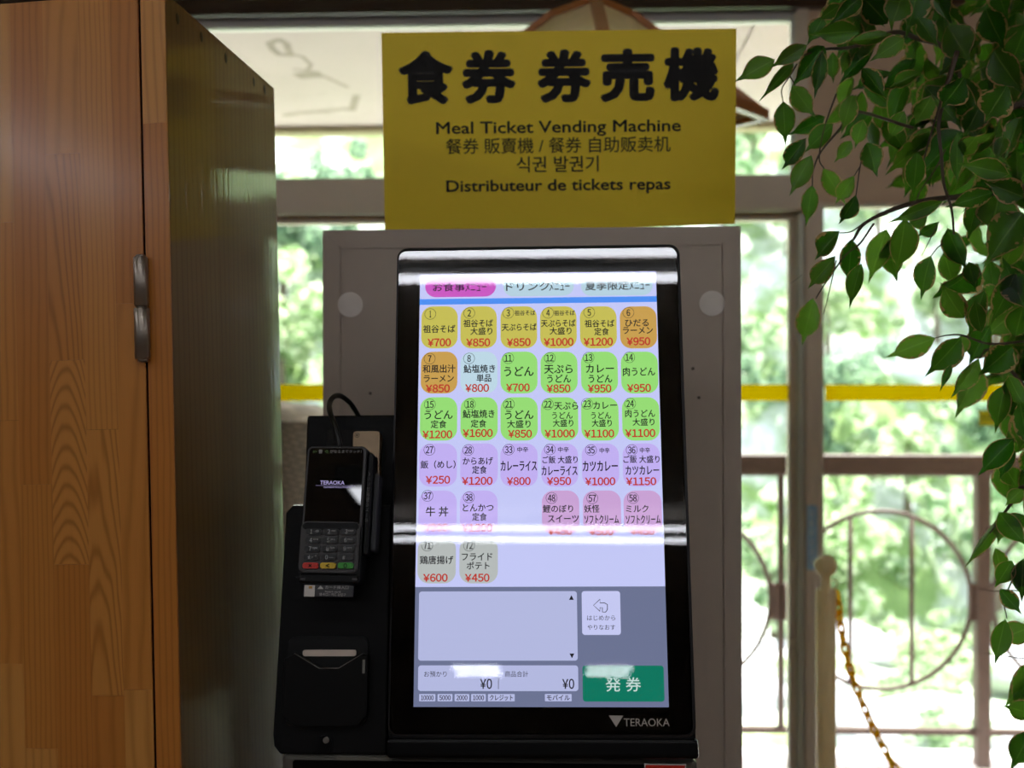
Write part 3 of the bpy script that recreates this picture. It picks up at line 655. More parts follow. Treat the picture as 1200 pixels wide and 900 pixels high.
c = Cf.at(383, 867); bm = BM(); prism(bm, [(c[0]+.0033*math.cos(2*math.pi*i/20), c[1]+.0033*math.sin(2*math.pi*i/20)) for i in range(20)], 0, .005, bev=.0006); put('lock', bm, mat('key_lock_metal', (130, 126, 118), .3, .7), km, Cf)

# ------------------------------------------------------------------ payment terminal
Tf = Frame((-.1893, 1.083, CAMZ-.110), yaw=-5, tilt=14, roll=.2)
tq = lambda px, py, w=0: Tf.at(px, py, w)
pt = thing('card_terminal', 'black card payment terminal with number keys mounted left of the screen', 'card terminal', Tf.wl(0, -.07, -.02))
m_tb = mat('terminal_black', (6, 6, 7), .4, spec=.2); m_tg = mat('terminal_grey', (58, 56, 56), .45, .2)
l0 = tq(361, 524)[0]; l1 = tq(348.5, 680)[0]; r0 = tq(432, 525)[0]; r1 = tq(420, 680)[0]; tt = tq(396, 523)[1]; tb = tq(385, 684)[1]
lx = (l0+l1)/2; rx = (r0+r1)/2
bm = BM(); prism(bm, rr(lx, rx, tb, tt, .006), -.028, 0, bev=.0015); put('body', bm, m_tb, pt, Tf)
# upper display face
yv = tq(395, 616)[1]
bm = BM(); o1 = rr(lx+.0008, rx-.001, yv-.004, tt-.0008, .005); i1 = rr(lx+.0025, rx-.0035, yv-.002, tt-.0025, .004)
A = [bm.verts.new((x, y, .0008)) for x, y in o1]; B = [bm.verts.new((x, y, .0012)) for x, y in i1]
for i in range(len(A)): bm.faces.new((A[i], A[(i+1) % len(A)], B[(i+1) % len(A)], B[i]))
put('display_rim', bm, m_tg, pt, Tf)
bm = BM(); prism(bm, i1, .0, .001); dp = put('terminal_display', bm, mat('display_black_glass', (5, 5, 6), .008, spec=.7), pt, Tf)
TT = lambda x, y: tq(340+x/6.425, 450+y/6.425)
TB = lambda x, y: tq(340+x/6.425, 580+y/6.425)
bm = BM()
def tline(s, fn, x0, x1, yc, h, mi=0, off=.0, w=.0014):
    a = fn(x0, yc); b = fn(x1, yc); text(bm, s, a[0], b[0], (a[1]+b[1])/2, h/6.425/FPX*1.08, w, off, mi)
tline('TERAOKA', TT, 228, 412, 743, 42, 0, .008)
tline('PAYMENT', TT, 257, 340, 779, 17, 0, .0); tline('SOLUTIONS', TT, 343, 462, 779, 17, 0)
a = TT(195, 766); b = TT(490, 764); prism(bm, [(a[0], a[1]), (b[0], a[1]), (b[0], a[1]+.0002), (a[0], a[1]+.0002)], .0014, .0014, 0)
a = TT(200, 520); b = TT(500, 895)
put('display_logo', bm, emit('display_print', (168, 158, 205)), dp, Tf, fix=False)
bm = BM(); tline('がなるまでタッチ！', TT, 302, 540, 510, 28, 0, .01); tline('音', TT, 217, 247, 510, 34, 0, .02); tline('((•', TT, 175, 205, 510, 26, 1, .0); tline('◁)', TT, 262, 291, 510, 28, 1, .0)
put('touch_notice', bm, [mat('white_print', (190, 190, 190), .5), mat('green_print', (110, 150, 80), .5)], pt, Tf, fix=False)
# keypad
bm = BM(); a = TB(92, 200); b = TB(510, 590)
prism(bm, rr(a[0], b[0], b[1], a[1], .006), -.004, .0025, bev=.001); kp = put('keypad_frame', bm, m_tg, pt, Tf)
bm = BM(); prism(bm, rr(a[0]+.001, b[0]-.001, TB(0, 262)[1], a[1]-.0012, .005), .0, .0029, bev=.0003); put('keypad_shade', bm, m_tb, kp, Tf)
keys = [('1', '2', '3'), ('4', '5', '6'), ('7', '8', '9'), ('★', '0', '#')]
subs = [('.,@', 'ABC', 'DEF'), ('GHI', 'JKL', 'MNO'), ('PQRS', 'TUV', 'WXYZ'), (".'", '_', '')]
m_key = mat('black_key', (18, 18, 19), .4); m_kp = mat('key_print', (200, 200, 200), .5)
for r_ in range(4):
    for c_ in range(3):
        x0 = 132+130*c_-6*r_; y0 = 258+64*r_; a = TB(x0, y0); b = TB(x0+108, y0+45)
        bm = BM(); prism(bm, rr(a[0], b[0], b[1], a[1], .0018), .002, .0052, bev=.0004)
        d = TB(x0+30, y0+22); e = TB(x0+50, y0+22)
        text(bm, keys[r_][c_], d[0], e[0] if keys[r_][c_] != '1' else e[0]-.0006, d[1], .0058, .0054, .02, 1)
        if subs[r_][c_]:
            d = TB(x0+57, y0+18); e = TB(x0+94, y0+18); text(bm, subs[r_][c_], d[0], e[0], d[1]+.0003, .0026, .0054, 0, 1)
        put('key', bm, [m_key, m_kp], kp, Tf, fix=False)
for i, (cn, cc, sym) in enumerate((('red', (200, 40, 24), '×'), ('yellow', (215, 180, 30), '<'), ('green', (50, 150, 40), 'O'))):
    x0 = 106+132*i; a = TB(x0, 512); b = TB(x0+112, 558)
    bm = BM(); prism(bm, rr(a[0], b[0], b[1], a[1], .0018), .002, .0055, bev=.0004)
    d = TB(x0+42, 535); e = TB(x0+68, 535); text(bm, sym, d[0], e[0], d[1], .007, .0057, .03, 1)
    o = put('key', bm, [mat(cn+'_key', cc, .4), m_tb], kp, Tf, fix=False); o['label'] = cn + ' key'
# side rail with faint writing, cradle and card slot label
bm = BM(); box(bm, rx, rx+.006, tq(400, 650)[1], tt-.006, -.03, -.002, .002); put('side_rail', bm, m_tb, pt, Tf)
bm = BM(); vv0 = tq(432, 612)[1]; vv1 = tq(432, 552)[1]
txt = 'カードの磁気はここへ'
gv, gf = glyphs(txt, 0); gx0 = min(p[0] for p in gv); gx1 = max(p[0] for p in gv)
text(bm, txt, 0, 1, 0, 1, -.0018, 0, rot90=lambda x, y, a0, a1: (rx+.003+(y-.37)*.0038, vv0+(x-a0)/(a1-a0)*(vv1-vv0)))
put('side_print', bm, mat('faint_print', (120, 120, 120), .6), pt, Tf, fix=False)
bm = BM(); a = tq(434, 580, -.02); b = tq(443, 660, -.02); box(bm, rx+.005, rx+.0115, tq(0, 640, -.02)[1], tq(0, 552, -.02)[1], -.035, -.012, .002)
put('cradle_arm', bm, mat('cradle_grey', (34, 35, 38), .5), pt, Tf)
bm = BM(); a = TB(75, 590); b = TB(508, 668); box(bm, a[0], b[0], b[1], a[1], -.012, .0015, .0015)
box(bm, TB(92, 0)[0], TB(490, 0)[0], TB(0, 612)[1], TB(0, 622)[1], .0, .0019); put('card_slot', bm, m_tb, pt, Tf)
for x0 in (80, 470):
    a = TB(x0, 625); b = TB(x0+34, 645); bm = BM(); box(bm, a[0], b[0], b[1], a[1], .001, .0022, .0003); put('slot_corner', bm, m_tg, pt, Tf)
bm = BM(); a = TB(100, 672); b = TB(470, 770); box(bm, a[0], b[0], b[1], a[1], -.004, -.001, .0005)
c0 = TB(108, 678); c1 = TB(181, 765); box(bm, c0[0], c1[0], c1[1], c0[1], -.0012, -.0007, mi=1)
c0 = TB(140, 685); c1 = TB(165, 705); box(bm, c0[0], c1[0], c1[1], c0[1], -.0008, -.0005, mi=3)
p1, p2, p3 = TB(203, 708), TB(250, 708), TB(227, 681); prism(bm, [p1, p2, p3], -.0008, -.0008, 2)
tline('カード挿入口', TB, 262, 438, 695, 30, 2, .0, -.0007); tline('Insert card', TB, 262, 378, 727, 20, 2, 0, -.0007); tline('插卡口 / 카드 삽입구', TB, 218, 418, 750, 24, 2, 0, -.0007)
vs_, fs_ = glyphs('Card', 0)
text(bm, 'Card', 0, 1, 0, 1, -.0005, 0, 4, rot90=lambda x, y, a0, a1: (TB(126, 0)[0]-(y-.37)*.0035, TB(0, 755)[1]+(x-a0)/(a1-a0)*(TB(0, 712)[1]-TB(0, 755)[1])))
put('card_slot_label', bm, [mat('label_dark', (48, 48, 52), .5), mat('label_white', (205, 200, 195), .5), mat('label_print', (190, 188, 186), .5), mat('label_gold', (190, 140, 60), .4), m_tb], pt, Tf, fix=False)
bm = BM(); box(bm, lx+.008, rx-.008, tb+.03, tt-.02, -.075, -.028, .003); put('mount', bm, m_blk, pt, Tf)
# cable
def wp(px, py, Y): return Vector(((px-CXP)/FPX*Y, Y, CAMZ-(py-HYP)/FPX*Y))
def spline(P, n=8):
    P = [Vector(p) for p in P]; out = []
    Q = [P[0]*2-P[1]] + P + [P[-1]*2-P[-2]]
    for i in range(1, len(Q)-2):
        for k in range(n):
            t_ = k/n; a, b, c, d = Q[i-1], Q[i], Q[i+1], Q[i+2]
            out.append(.5*((2*b)+(c-a)*t_+(2*a-5*b+4*c-d)*t_*t_+(3*b-a-3*c+d)*t_**3))
    out.append(P[-1]); return out
cb = [wp(399, 524, 1.12), wp(393, 500, 1.13), wp(387, 484, 1.15), wp(386, 473, 1.18), wp(391, 465, 1.20), wp(399, 464, 1.22), wp(408, 470, 1.24), wp(415, 479, 1.25), wp(420, 488, 1.26), wp(423, 498, 1.26)]
bm = BM(); tube(bm, spline(cb, 6), .0031, 10)
tag(put('cable', bm, mat('black_rubber', (14, 14, 14), .5)), 'black cable looping up behind the card terminal', 'cable')

# ================================================================== WOODEN CABINET
Bf = Frame((-.353, 1.07, CAMZ), yaw=-7, roll=-1.3)
vtop = Bf.at(192, -9)[1]
cab = thing('wooden_cabinet', 'varnished laminated pine cabinet with steel hinge at the left', 'cabinet', (Bf.wl(-.25, 0, -.13).x, Bf.wl(0, 0, -.13).y, 0))
rnd = random.Random(3)
vbot = -CAMZ+.03
DEP = .323; m_seam = mat('cabinet_core', (60, 32, 14), .7)
stile0 = Bf.at(173.6, 450)[0]
bm = BM(); box(bm, -.62, -.0015, vbot, vtop-.0015, -DEP+.001, -.0045); put('carcass', bm, m_seam, cab, Bf)
BASES = [(208, 142, 68), (201, 133, 60), (212, 150, 76), (196, 126, 55), (205, 137, 64)]
def strip(parent, u0, u1, v0, v1, w0, w1, side=False, **kw):
    b = BASES[rnd.randrange(5)]; i = rnd.random()*50
    dk = (int(b[0]*.74), int(b[1]*.6), int(b[2]*.42))
    if side: b = (int(b[0]*.62), int(b[1]*.66), int(b[2]*.6)); dk = (int(dk[0]*.62), int(dk[1]*.66), int(dk[2]*.6))  # darker copy of the front pine, side shade put into the colour
    kw.setdefault('fx', rnd.choice((380, 700, 1100))); kw.setdefault('B', rnd.uniform(-14, 14))
    m = wood('pine_%d' % int(i*1000), b, dk, seed=i, **kw)
    bm = BM(); box(bm, u0, u1, v0, v1, w0, w1, .00012); return put('wood_strip', bm, m, parent, Bf)
# side boards (glossy varnish)
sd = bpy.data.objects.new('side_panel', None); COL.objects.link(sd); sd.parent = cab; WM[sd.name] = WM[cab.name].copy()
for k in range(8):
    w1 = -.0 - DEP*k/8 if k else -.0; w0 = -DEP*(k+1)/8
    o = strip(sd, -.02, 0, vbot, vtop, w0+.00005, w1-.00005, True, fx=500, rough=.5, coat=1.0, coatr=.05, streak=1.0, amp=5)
# stile
st = bpy.data.objects.new('face_frame', None); COL.objects.link(st); st.parent = cab; WM[st.name] = WM[cab.name].copy()
vj = Bf.at(180, 145)[1]
strip(st, stile0+.0014, -.0001, vj, vtop, 0, .0022, fx=700); strip(st, stile0+.0014, -.0001, -.62, vj-.0001, 0, .0022, fx=900); strip(st, stile0+.0014, -.0001, vbot, -.6201, 0, .0022, fx=900)
# door
dr = bpy.data.objects.new('door', None); COL.objects.link(dr); dr.parent = cab; WM[dr.name] = WM[cab.name].copy()
bx = lambda px, py=450: Bf.at(px, py)[0]
by = lambda py: Bf.at(90, py)[1]
cols = [stile0-.0014, bx(139), bx(101), bx(60), bx(22)]
while cols[-1] > -.62: cols.append(cols[-1]-.035)
joints = {0: [358, 807], 1: [504], 2: [180, 422, 661], 3: [567], 4: [257, 491, 778]}
for i in range(len(cols)-1):
    js = [by(y) for y in joints.get(i, [rnd.uniform(50, 400), rnd.uniform(500, 850)])]
    js = [vtop] + js + [js[-1]-.28, js[-1]-.28-.35] + [vbot]
    js = sorted({round(j, 4) for j in js if j >= vbot}, reverse=True)
    for j in range(len(js)-1):
        kw = {}
        if i == 2 and j == 2: kw = dict(fx=0, x0=(cols[2]+cols[3])/2, A=30000, B=330, amp=14)
        elif i == 1 and j == 1: kw = dict(fx=60, x0=(cols[1]+cols[2])/2-.006, A=30000, B=90, amp=22)
        elif i == 2 and j == 1: kw = dict(fx=120, x0=cols[3], A=16000, B=60, amp=14)
        elif i == 0 and j == 1: kw = dict(fx=520, x0=cols[0], A=6000, B=-20, amp=12)
        strip(dr, cols[i+1]+.00006, cols[i]-.00006, js[j+1]+.0001, js[j]-.0001, 0, .0022+rnd.uniform(-.0001, .0001), **kw)
# screw holes along the top of the side
m_scr = mat('old_screw', (58, 44, 26), .5, .3)
for px, py in ((208, 22), (236, 43), (264.5, 68), (297.5, 96), (310, 105)):
    # point on the side plane u=0
    d = Vector(((px-CXP)/FPX, 1, -(py-HYP)/FPX)); c = Vector((0, 0, CAMZ)); k = (Bf.o-c).dot(Bf.u)/d.dot(Bf.u); p = c+d*k-Bf.o
    w, v = p.dot(Bf.w), p.dot(Bf.v)
    bm = BM(); N = 10; ring = []
    for t_ in range(N):
        a = 2*math.pi*t_/N; ring.append(bm.verts.new((.0004, v+.0062*math.sin(a)*(1 if t_ % 3 else .8), w+.0042*math.cos(a))))
    cc = bm.verts.new((.0009, v, w)); base = [bm.verts.new((-.001, q_.co.y, q_.co.z)) for q_ in ring]
    for t_ in range(N):
        bm.faces.new((ring[t_], ring[(t_+1) % N], cc)); bm.faces.new((base[t_], base[(t_+1) % N], ring[(t_+1) % N], ring[t_]))
    put('screw', bm, m_scr, cab, Bf)
# hinge
m_hin = mat('aged_steel', (150, 140, 128), .32, .85, 0, .12, 40)
h0 = Bf.at(164.5, 301, .008); h1 = Bf.at(168.5, 421, .008); hm = Bf.at(166.5, 360, .008)
hg = bpy.data.objects.new('hinge', None); COL.objects.link(hg); hg.parent = cab; WM[hg.name] = WM[cab.name].copy()
hx = (h0[0]+h1[0])/2
for (va, vb2, rr2, nm) in ((hm[1]+.0006, h0[1], .0074, 'hinge_barrel'), (h1[1], hm[1]-.0006, .0078, 'hinge_barrel'), (hm[1]-.0008, hm[1]+.0008, .0052, 'hinge_pin'), (h1[1]-.003, h1[1]+.001, .0052, 'hinge_cap'), (h0[1]-.001, h0[1]+.002, .0050, 'hinge_cap')):
    bm = BM(); L_ = vb2-va; tube(bm, [(hx, va, .009), (hx, va+min(.0012, L_*.2), .009), (hx, vb2-min(.0012, L_*.2), .009), (hx, vb2, .009)], [rr2*.86, rr2, rr2, rr2*.86], 20); put(nm, bm, m_hin, hg, Bf)
bm = BM(); box(bm, hx-.0015, hx+.0015, h1[1]+.004, h0[1]-.004, .001, .006); put('hinge_leaf', bm, m_hin, hg, Bf)

# ================================================================== PENDANT LAMP
m_lw = wood('lamp_wood', (190, 120, 66), (130, 76, 38), seed=2, coat=.2)
m_pap = mat('shade_paper', (252, 238, 215), .8, 0, 0, .04, 30, trans=.75)
pc = Vector((.172, 2.2, 0)); pz = lambda py: CAMZ-(py-HYP)/FPX*2.2
pl = thing('pendant_lamp', 'four sided wood and paper pendant lamp behind the yellow sign', 'lamp', (pc.x, pc.y, pz(3)))
PM = Matrix.Translation((pc.x, pc.y, 0))
hexp = lambda rad, z, off=0: [Vector((rad*math.cos(R(-90+90*i+off)), rad*math.sin(R(-90+90*i+off)), z)) for i in range(4)]
top, bot, cap_, low = hexp(.086, pz(17)), hexp(.3725, pz(135)), hexp(.012, pz(2)), hexp(.35, pz(141))
def bar(bm, a, b, wd, th):
    a, b = Vector(a), Vector(b); d = (b-a).normalized(); up = Vector((a.x+b.x, a.y+b.y, 0)); up = (up if up.length > 1e-4 else Vector((0, 0, 1)))
    s = d.cross(up).normalized(); n = s.cross(d).normalized(); vs = []
    for p in (a, b):
        for i, j in ((-1, -1), (1, -1), (1, 1), (-1, 1)): vs.append(bm.verts.new(p+s*i*wd/2+n*j*th/2))
    for f in ((0, 1, 2, 3), (7, 6, 5, 4), (0, 4, 5, 1), (1, 5, 6, 2), (2, 6, 7, 3), (3, 7, 4, 0)): bm.faces.new([vs[i] for i in f])
for i in range(4):
    bm = BM(); bar(bm, cap_[i], top[i], .02, .012); bar(bm, top[i], bot[i], .024, .014); put('rib', bm, m_lw, pl, M=PM)
    j = (i+1) % 4
    bm = BM(); bar(bm, bot[i], bot[j], .022, .018); put('rim', bm, m_lw, pl, M=PM)
    bm = BM(); bar(bm, top[i], top[j], .014, .012); put('cap_rim', bm, m_lw, pl, M=PM)
    bm = BM(); s = .995; P_ = [top[i]*1, top[j]*1, bot[j]*1, bot[i]*1]; P_ = [Vector((p.x*s, p.y*s, p.z-.004)) for p in P_]
    vs = [bm.verts.new(p) for p in P_] + [bm.verts.new(Vector((p.x*.995, p.y*.995, p.z-.0015))) for p in P_]
    for f in ((0, 1, 2, 3), (7, 6, 5, 4), (0, 4, 5, 1), (1, 5, 6, 2), (2, 6, 7, 3), (3, 7, 4, 0)): bm.faces.new([vs[k] for k in f])
    put('paper_panel', bm, m_pap, pl, M=PM)
    bm = BM(); vs = [bm.verts.new(p) for p in (cap_[i], cap_[j], top[j], top[i])]; bm.faces.new(vs)
    bmesh.ops.solidify(bm, geom=bm.faces[:], thickness=.001); put('cap_panel', bm, m_pap, pl, M=PM)
    bm = BM(); P_ = [Vector((bot[i].x, bot[i].y, bot[i].z-.009)), Vector((bot[j].x, bot[j].y, bot[j].z-.009)), low[j], low[i]]
    vs = [bm.verts.new(p) for p in P_]; bm.faces.new(vs); bmesh.ops.solidify(bm, geom=bm.faces[:], thickness=.002); put('lower_panel', bm, m_pap, pl, M=PM)
bm = BM(); lathe(bm, [(.001, pz(6)), (.022, pz(6)), (.022, pz(-8)), (.004, pz(-12))], n=16); put('lamp_cap', bm, m_blk2, pl, M=PM)
bm = BM(); tube(bm, [(0, 0, pz(-10)), (0, 0, CAMZ+1.34)], .004, 8); put('cord', bm, m_blk2, pl, M=PM)
bm = BM(); lathe(bm, [(.001, pz(100)-.04), (.03, pz(100)-.02), (.04, pz(100)+.02), (.02, pz(100)+.06), (.018, pz(15))], n=16); put('bulb', bm, mat('opal_bulb', (235, 230, 220), .4), pl, M=PM)

# ================================================================== CHAIN POST
m_post = mat('cream_plastic', (255, 236, 200), .45, 0, 0, .03, 20, trans=.3); m_chain = mat('yellow_plastic', (255, 216, 20), .5, 0, 0, .03, 20, trans=.8)
py_ = 2.35; pxc = (968-600)/1200*py_; Z = lambda y: CAMZ-(y-HYP)/FPX*py_
def stanchion(x, y, lab):
    rt = thing('chain_post', lab, 'post', (x, y, 0)); M = Matrix.Translation((x, y, 0))
    bm = BM(); lathe(bm, [(.001, 0), (.15, 0), (.15, .02), (.13, .045), (.03, .06), (.001, .06)], n=28); put('base', bm, mat('grey_base', (90, 90, 88), .6), rt, M=M)
    bm = BM(); zt = Z(690); lathe(bm, [(.001, .05), (.0225, .05), (.0225, zt-.006), (.0215, zt-.001), (.018, zt), (.001, zt)], n=24); put('pole', bm, m_post, rt, M=M)
    bm = BM(); lathe(bm, [(.0105, zt-.002), (.0105, Z(672))], n=16); put('neck', bm, m_post, rt, M=M)
    bm = BM(); rb = .026; zc = Z(663); lathe(bm, [(max(.0005, rb*math.sin(math.pi*i/12)), zc-rb*math.cos(math.pi*i/12)) for i in range(13)], n=20); put('ball_knob', bm, m_post, rt, M=M)
    bm = BM(); s_ = -1 if x > 1 else 1
    tube(bm, [(s_*.008, 0, Z(680)), (s_*.022, 0, Z(679)), (s_*.026, 0, Z(684)), (s_*.022, 0, Z(690)), (s_*.015, 0, Z(689))], .0022, 6); put('chain_hook', bm, m_post, rt, M=M)
stanchion(pxc, py_, 'cream plastic post with ball top standing before the right window')
stanchion(1.62, 2.0, 'cream plastic post with ball top outside the frame at the far right')
A = Vector((pxc+.022, py_, Z(688))); Bp = Vector((1.595, 2.0, Z(688)))
# hanging curve: steep at the post
crv = [A]; P = [wp(976, 690, py_), wp(990, 760, py_-.01), wp(1008, 818, py_-.02), wp(1040, 885, py_-.05), wp(1075, 935, py_-.07), wp(1120, 970, 2.24), wp(1170, 985, 2.2), wp(1230, 975, 2.15), wp(1300, 940, 2.12), wp(1400, 860, 2.08), wp(1500, 740, 2.02), Bp]
sp = spline([A]+P[1:], 24)
ch = thing('plastic_chain', 'yellow plastic link chain hanging from the cream post', 'chain', tuple(A))
step = .0235; acc = 0; last = sp[0]; pts = []; prev = sp[0]
for p in sp[1:]:
    seg = (p-prev).length
    while acc+seg >= step:
        t_ = (step-acc)/seg; q = prev.lerp(p, t_); pts.append((q, (p-prev).normalized())); prev = q; seg = (p-prev).length; acc = 0
    acc += seg; prev = p
bm = BM(); N = 14; lk = []
for i in range(N):
    a = 2*math.pi*i/N; cx_ = .0072*math.cos(a); cz_ = .0095*math.sin(a) + (.0065 if math.sin(a) > 0 else -.0065)*(1 if abs(math.sin(a)) > .2 else .3)
    lk.append((cx_, 0, cz_))
tube(bm, lk, .0037, 6, closed=True); link_me = bpy.data.meshes.new('chain_link'); bm.to_mesh(link_me); bm.free(); link_me.materials.append(m_chain)
for i, (q, d) in enumerate(pts):
    o = bpy.data.objects.new('chain_link', link_me); COL.objects.link(o); o.parent = ch
    Mq = Matrix.Translation(q) @ d.to_track_quat('Z', 'Y').to_matrix().to_4x4() @ Matrix.Rotation(R(90*(i % 2)+20), 4, 'Z')
    o.matrix_basis = WM[ch.name].inverted() @ Mq

# ================================================================== THE FICUS
def leaf_mat():
    t = NT('variegated_leaf'); uv = t.n('ShaderNodeUVMap'); sp_ = t.n('ShaderNodeSeparateXYZ'); t.l(uv.outputs[0], sp_.inputs[0])
    e = t.math('ABSOLUTE', t.math('MULTIPLY_ADD', sp_.outputs[0], 2.0, -1.0))     # 0 midrib, 1 margin
    oi = t.n('ShaderNodeObjectInfo')
    cb = t.n('ShaderNodeCombineXYZ'); t.l(t.math('MULTIPLY', sp_.outputs[0], 5), cb.inputs[0]); t.l(t.math('MULTIPLY', sp_.outputs[1], 11), cb.inputs[1]); t.l(t.math('MULTIPLY', oi.outputs['Random'], 80), cb.inputs[2])
    nz = t.n('ShaderNodeTexNoise', i_Scale=1.0, i_Detail=2.5); t.l(cb.outputs[0], nz.inputs['Vector'])
    vr = t.math('MULTIPLY', t.math('FRACT', t.math('MULTIPLY', oi.outputs['Random'], 17.3)), .5)
    thr = t.math('SUBTRACT', .93, t.math('MULTIPLY', t.math('SUBTRACT', nz.outputs[0], .35), t.math('ADD', vr, .12)))
    cream = t.math('GREATER_THAN', t.math('ADD', e, t.math('MULTIPLY', t.math('SUBTRACT', nz.outputs[0], .5), vr)), thr)
    rib = t.math('LESS_THAN', e, .045)
    g = t.mix(oi.outputs['Random'], lin((10, 29, 6)), lin((20, 46, 10)))
    g = t.mix(t.math('MULTIPLY', nz.outputs[0], .4), g, lin((34, 62, 16)))
    g = t.mix(t.math('MULTIPLY', rib, .6), g, lin((120, 140, 70)))
    c = t.mix(cream, g, lin((158, 132, 84)))
    t.l(c, t.b.inputs['Base Color']); t.b.inputs['Roughness'].default_value = .42
    tr = t.n('ShaderNodeBsdfTranslucent'); t.l(t.mix(cream, t.mix(oi.outputs['Random'], lin((46, 112, 8)), lin((122, 172, 52))), lin((170, 135, 90))), tr.inputs[0])
    mx = t.n('ShaderNodeMixShader', i_0=.5); t.l(t.b.outputs[0], mx.inputs[1]); t.l(tr.outputs[0], mx.inputs[2]); t.l(mx.outputs[0], t.out.inputs[0])
    wv = t.n('ShaderNodeTexWave', i_Scale=4.0); wv.bands_direction = 'Y'; t.l(uv.outputs[0], wv.inputs[0])
    bp = t.n('ShaderNodeBump', i_Strength=.12, i_Distance=.001); t.l(wv.outputs[0], bp.inputs['Height']); t.l(bp.outputs[0], t.b.inputs['Normal'])
    return t.m
m_leaf = leaf_mat(); m_bark = mat('ficus_bark', (96, 76, 58), .8, 0, 0, .15, 60); m_twig = mat('ficus_twig', (70, 52, 36), .6)
def leaf_mesh(k):
    rn = random.Random(k); bm = BM(); uvl = bm.loops.layers.uv.new('UVMap')
    NL, NC = 9, 4; fold = rn.uniform(.08, .35); bend = rn.uniform(-.14, .28); side = rn.uniform(-.1, .1)
    wav = rn.uniform(.0, .03)
    rows = []
    prof = [0, .25, .41, .485, .5, .48, .41, .285, .115, .0]
    for i in range(NL+1):
        t_ = i/NL; tt_ = t_**.92*(.88 if i < NL else 1) if i < NL else 1.0
        hw = prof[i]; row = []
        for j in range(-NC//2, NC//2+1):
            s_ = j/(NC/2); x = hw*s_; z = abs(s_)*hw*fold - bend*(t_**2) + wav*math.sin(t_*14+s_*2)*abs(s_)
            row.append((x+side*t_*t_*.6, tt_, z, .5+.5*s_, t_))
        rows.append(row)
    V_ = [[bm.verts.new(p[:3]) for p in r_] for r_ in rows]
    for i in range(NL):
        for j in range(NC):
            q = [(i, j), (i, j+1), (i+1, j+1), (i+1, j)]
            vs = []; uvs = []
            for a, b in q:
                v = V_[a][b]
                if any((v.co-w.co).length < 1e-6 for w in vs): continue
                vs.append(v); uvs.append(rows[a][b][3:])
            if len(vs) < 3: continue
            f = bm.faces.new(vs); f.smooth = True
            for lp, u_ in zip(f.loops, uvs): lp[uvl].uv = u_
    bmesh.ops.remove_doubles(bm, verts=bm.verts, dist=1e-5)
    me = bpy.data.meshes.new('leaf'); bm.to_mesh(me); bm.free(); me.materials.append(m_leaf); return me
LM = [leaf_mesh(k) for k in range(8)]
PX_, PY_ = 1.03, 1.50
fic = thing('potted_ficus', 'variegated weeping fig with cream edged leaves hanging in at the right', 'plant', (PX_, PY_, 0))
FM = WM[fic.name].inverted(); lrn = random.Random(11); nleaf = 0
def leaf(B, T, wid, roll=0.0, flip=False):
    global nleaf
    B, T = Vector(B), Vector(T); d = T-B; L_ = d.length; yv = d.normalized()
    view = (Vector((0, 0, CAMZ))-(B+T)/2).normalized()
    zv = (view-yv*view.dot(yv)).normalized(); zv = Matrix.Rotation(roll, 3, yv) @ zv
    if flip: zv = -zv
    xv = yv.cross(zv)
    M = Matrix((( xv.x*wid, yv.x*L_, zv.x*L_, B.x), (xv.y*wid, yv.y*L_, zv.y*L_, B.y), (xv.z*wid, yv.z*L_, zv.z*L_, B.z), (0, 0, 0, 1)))
    o = bpy.data.objects.new('leaf', LM[lrn.randrange(8)]); COL.objects.link(o); o.parent = fic; o.matrix_basis = FM @ M; nleaf += 1
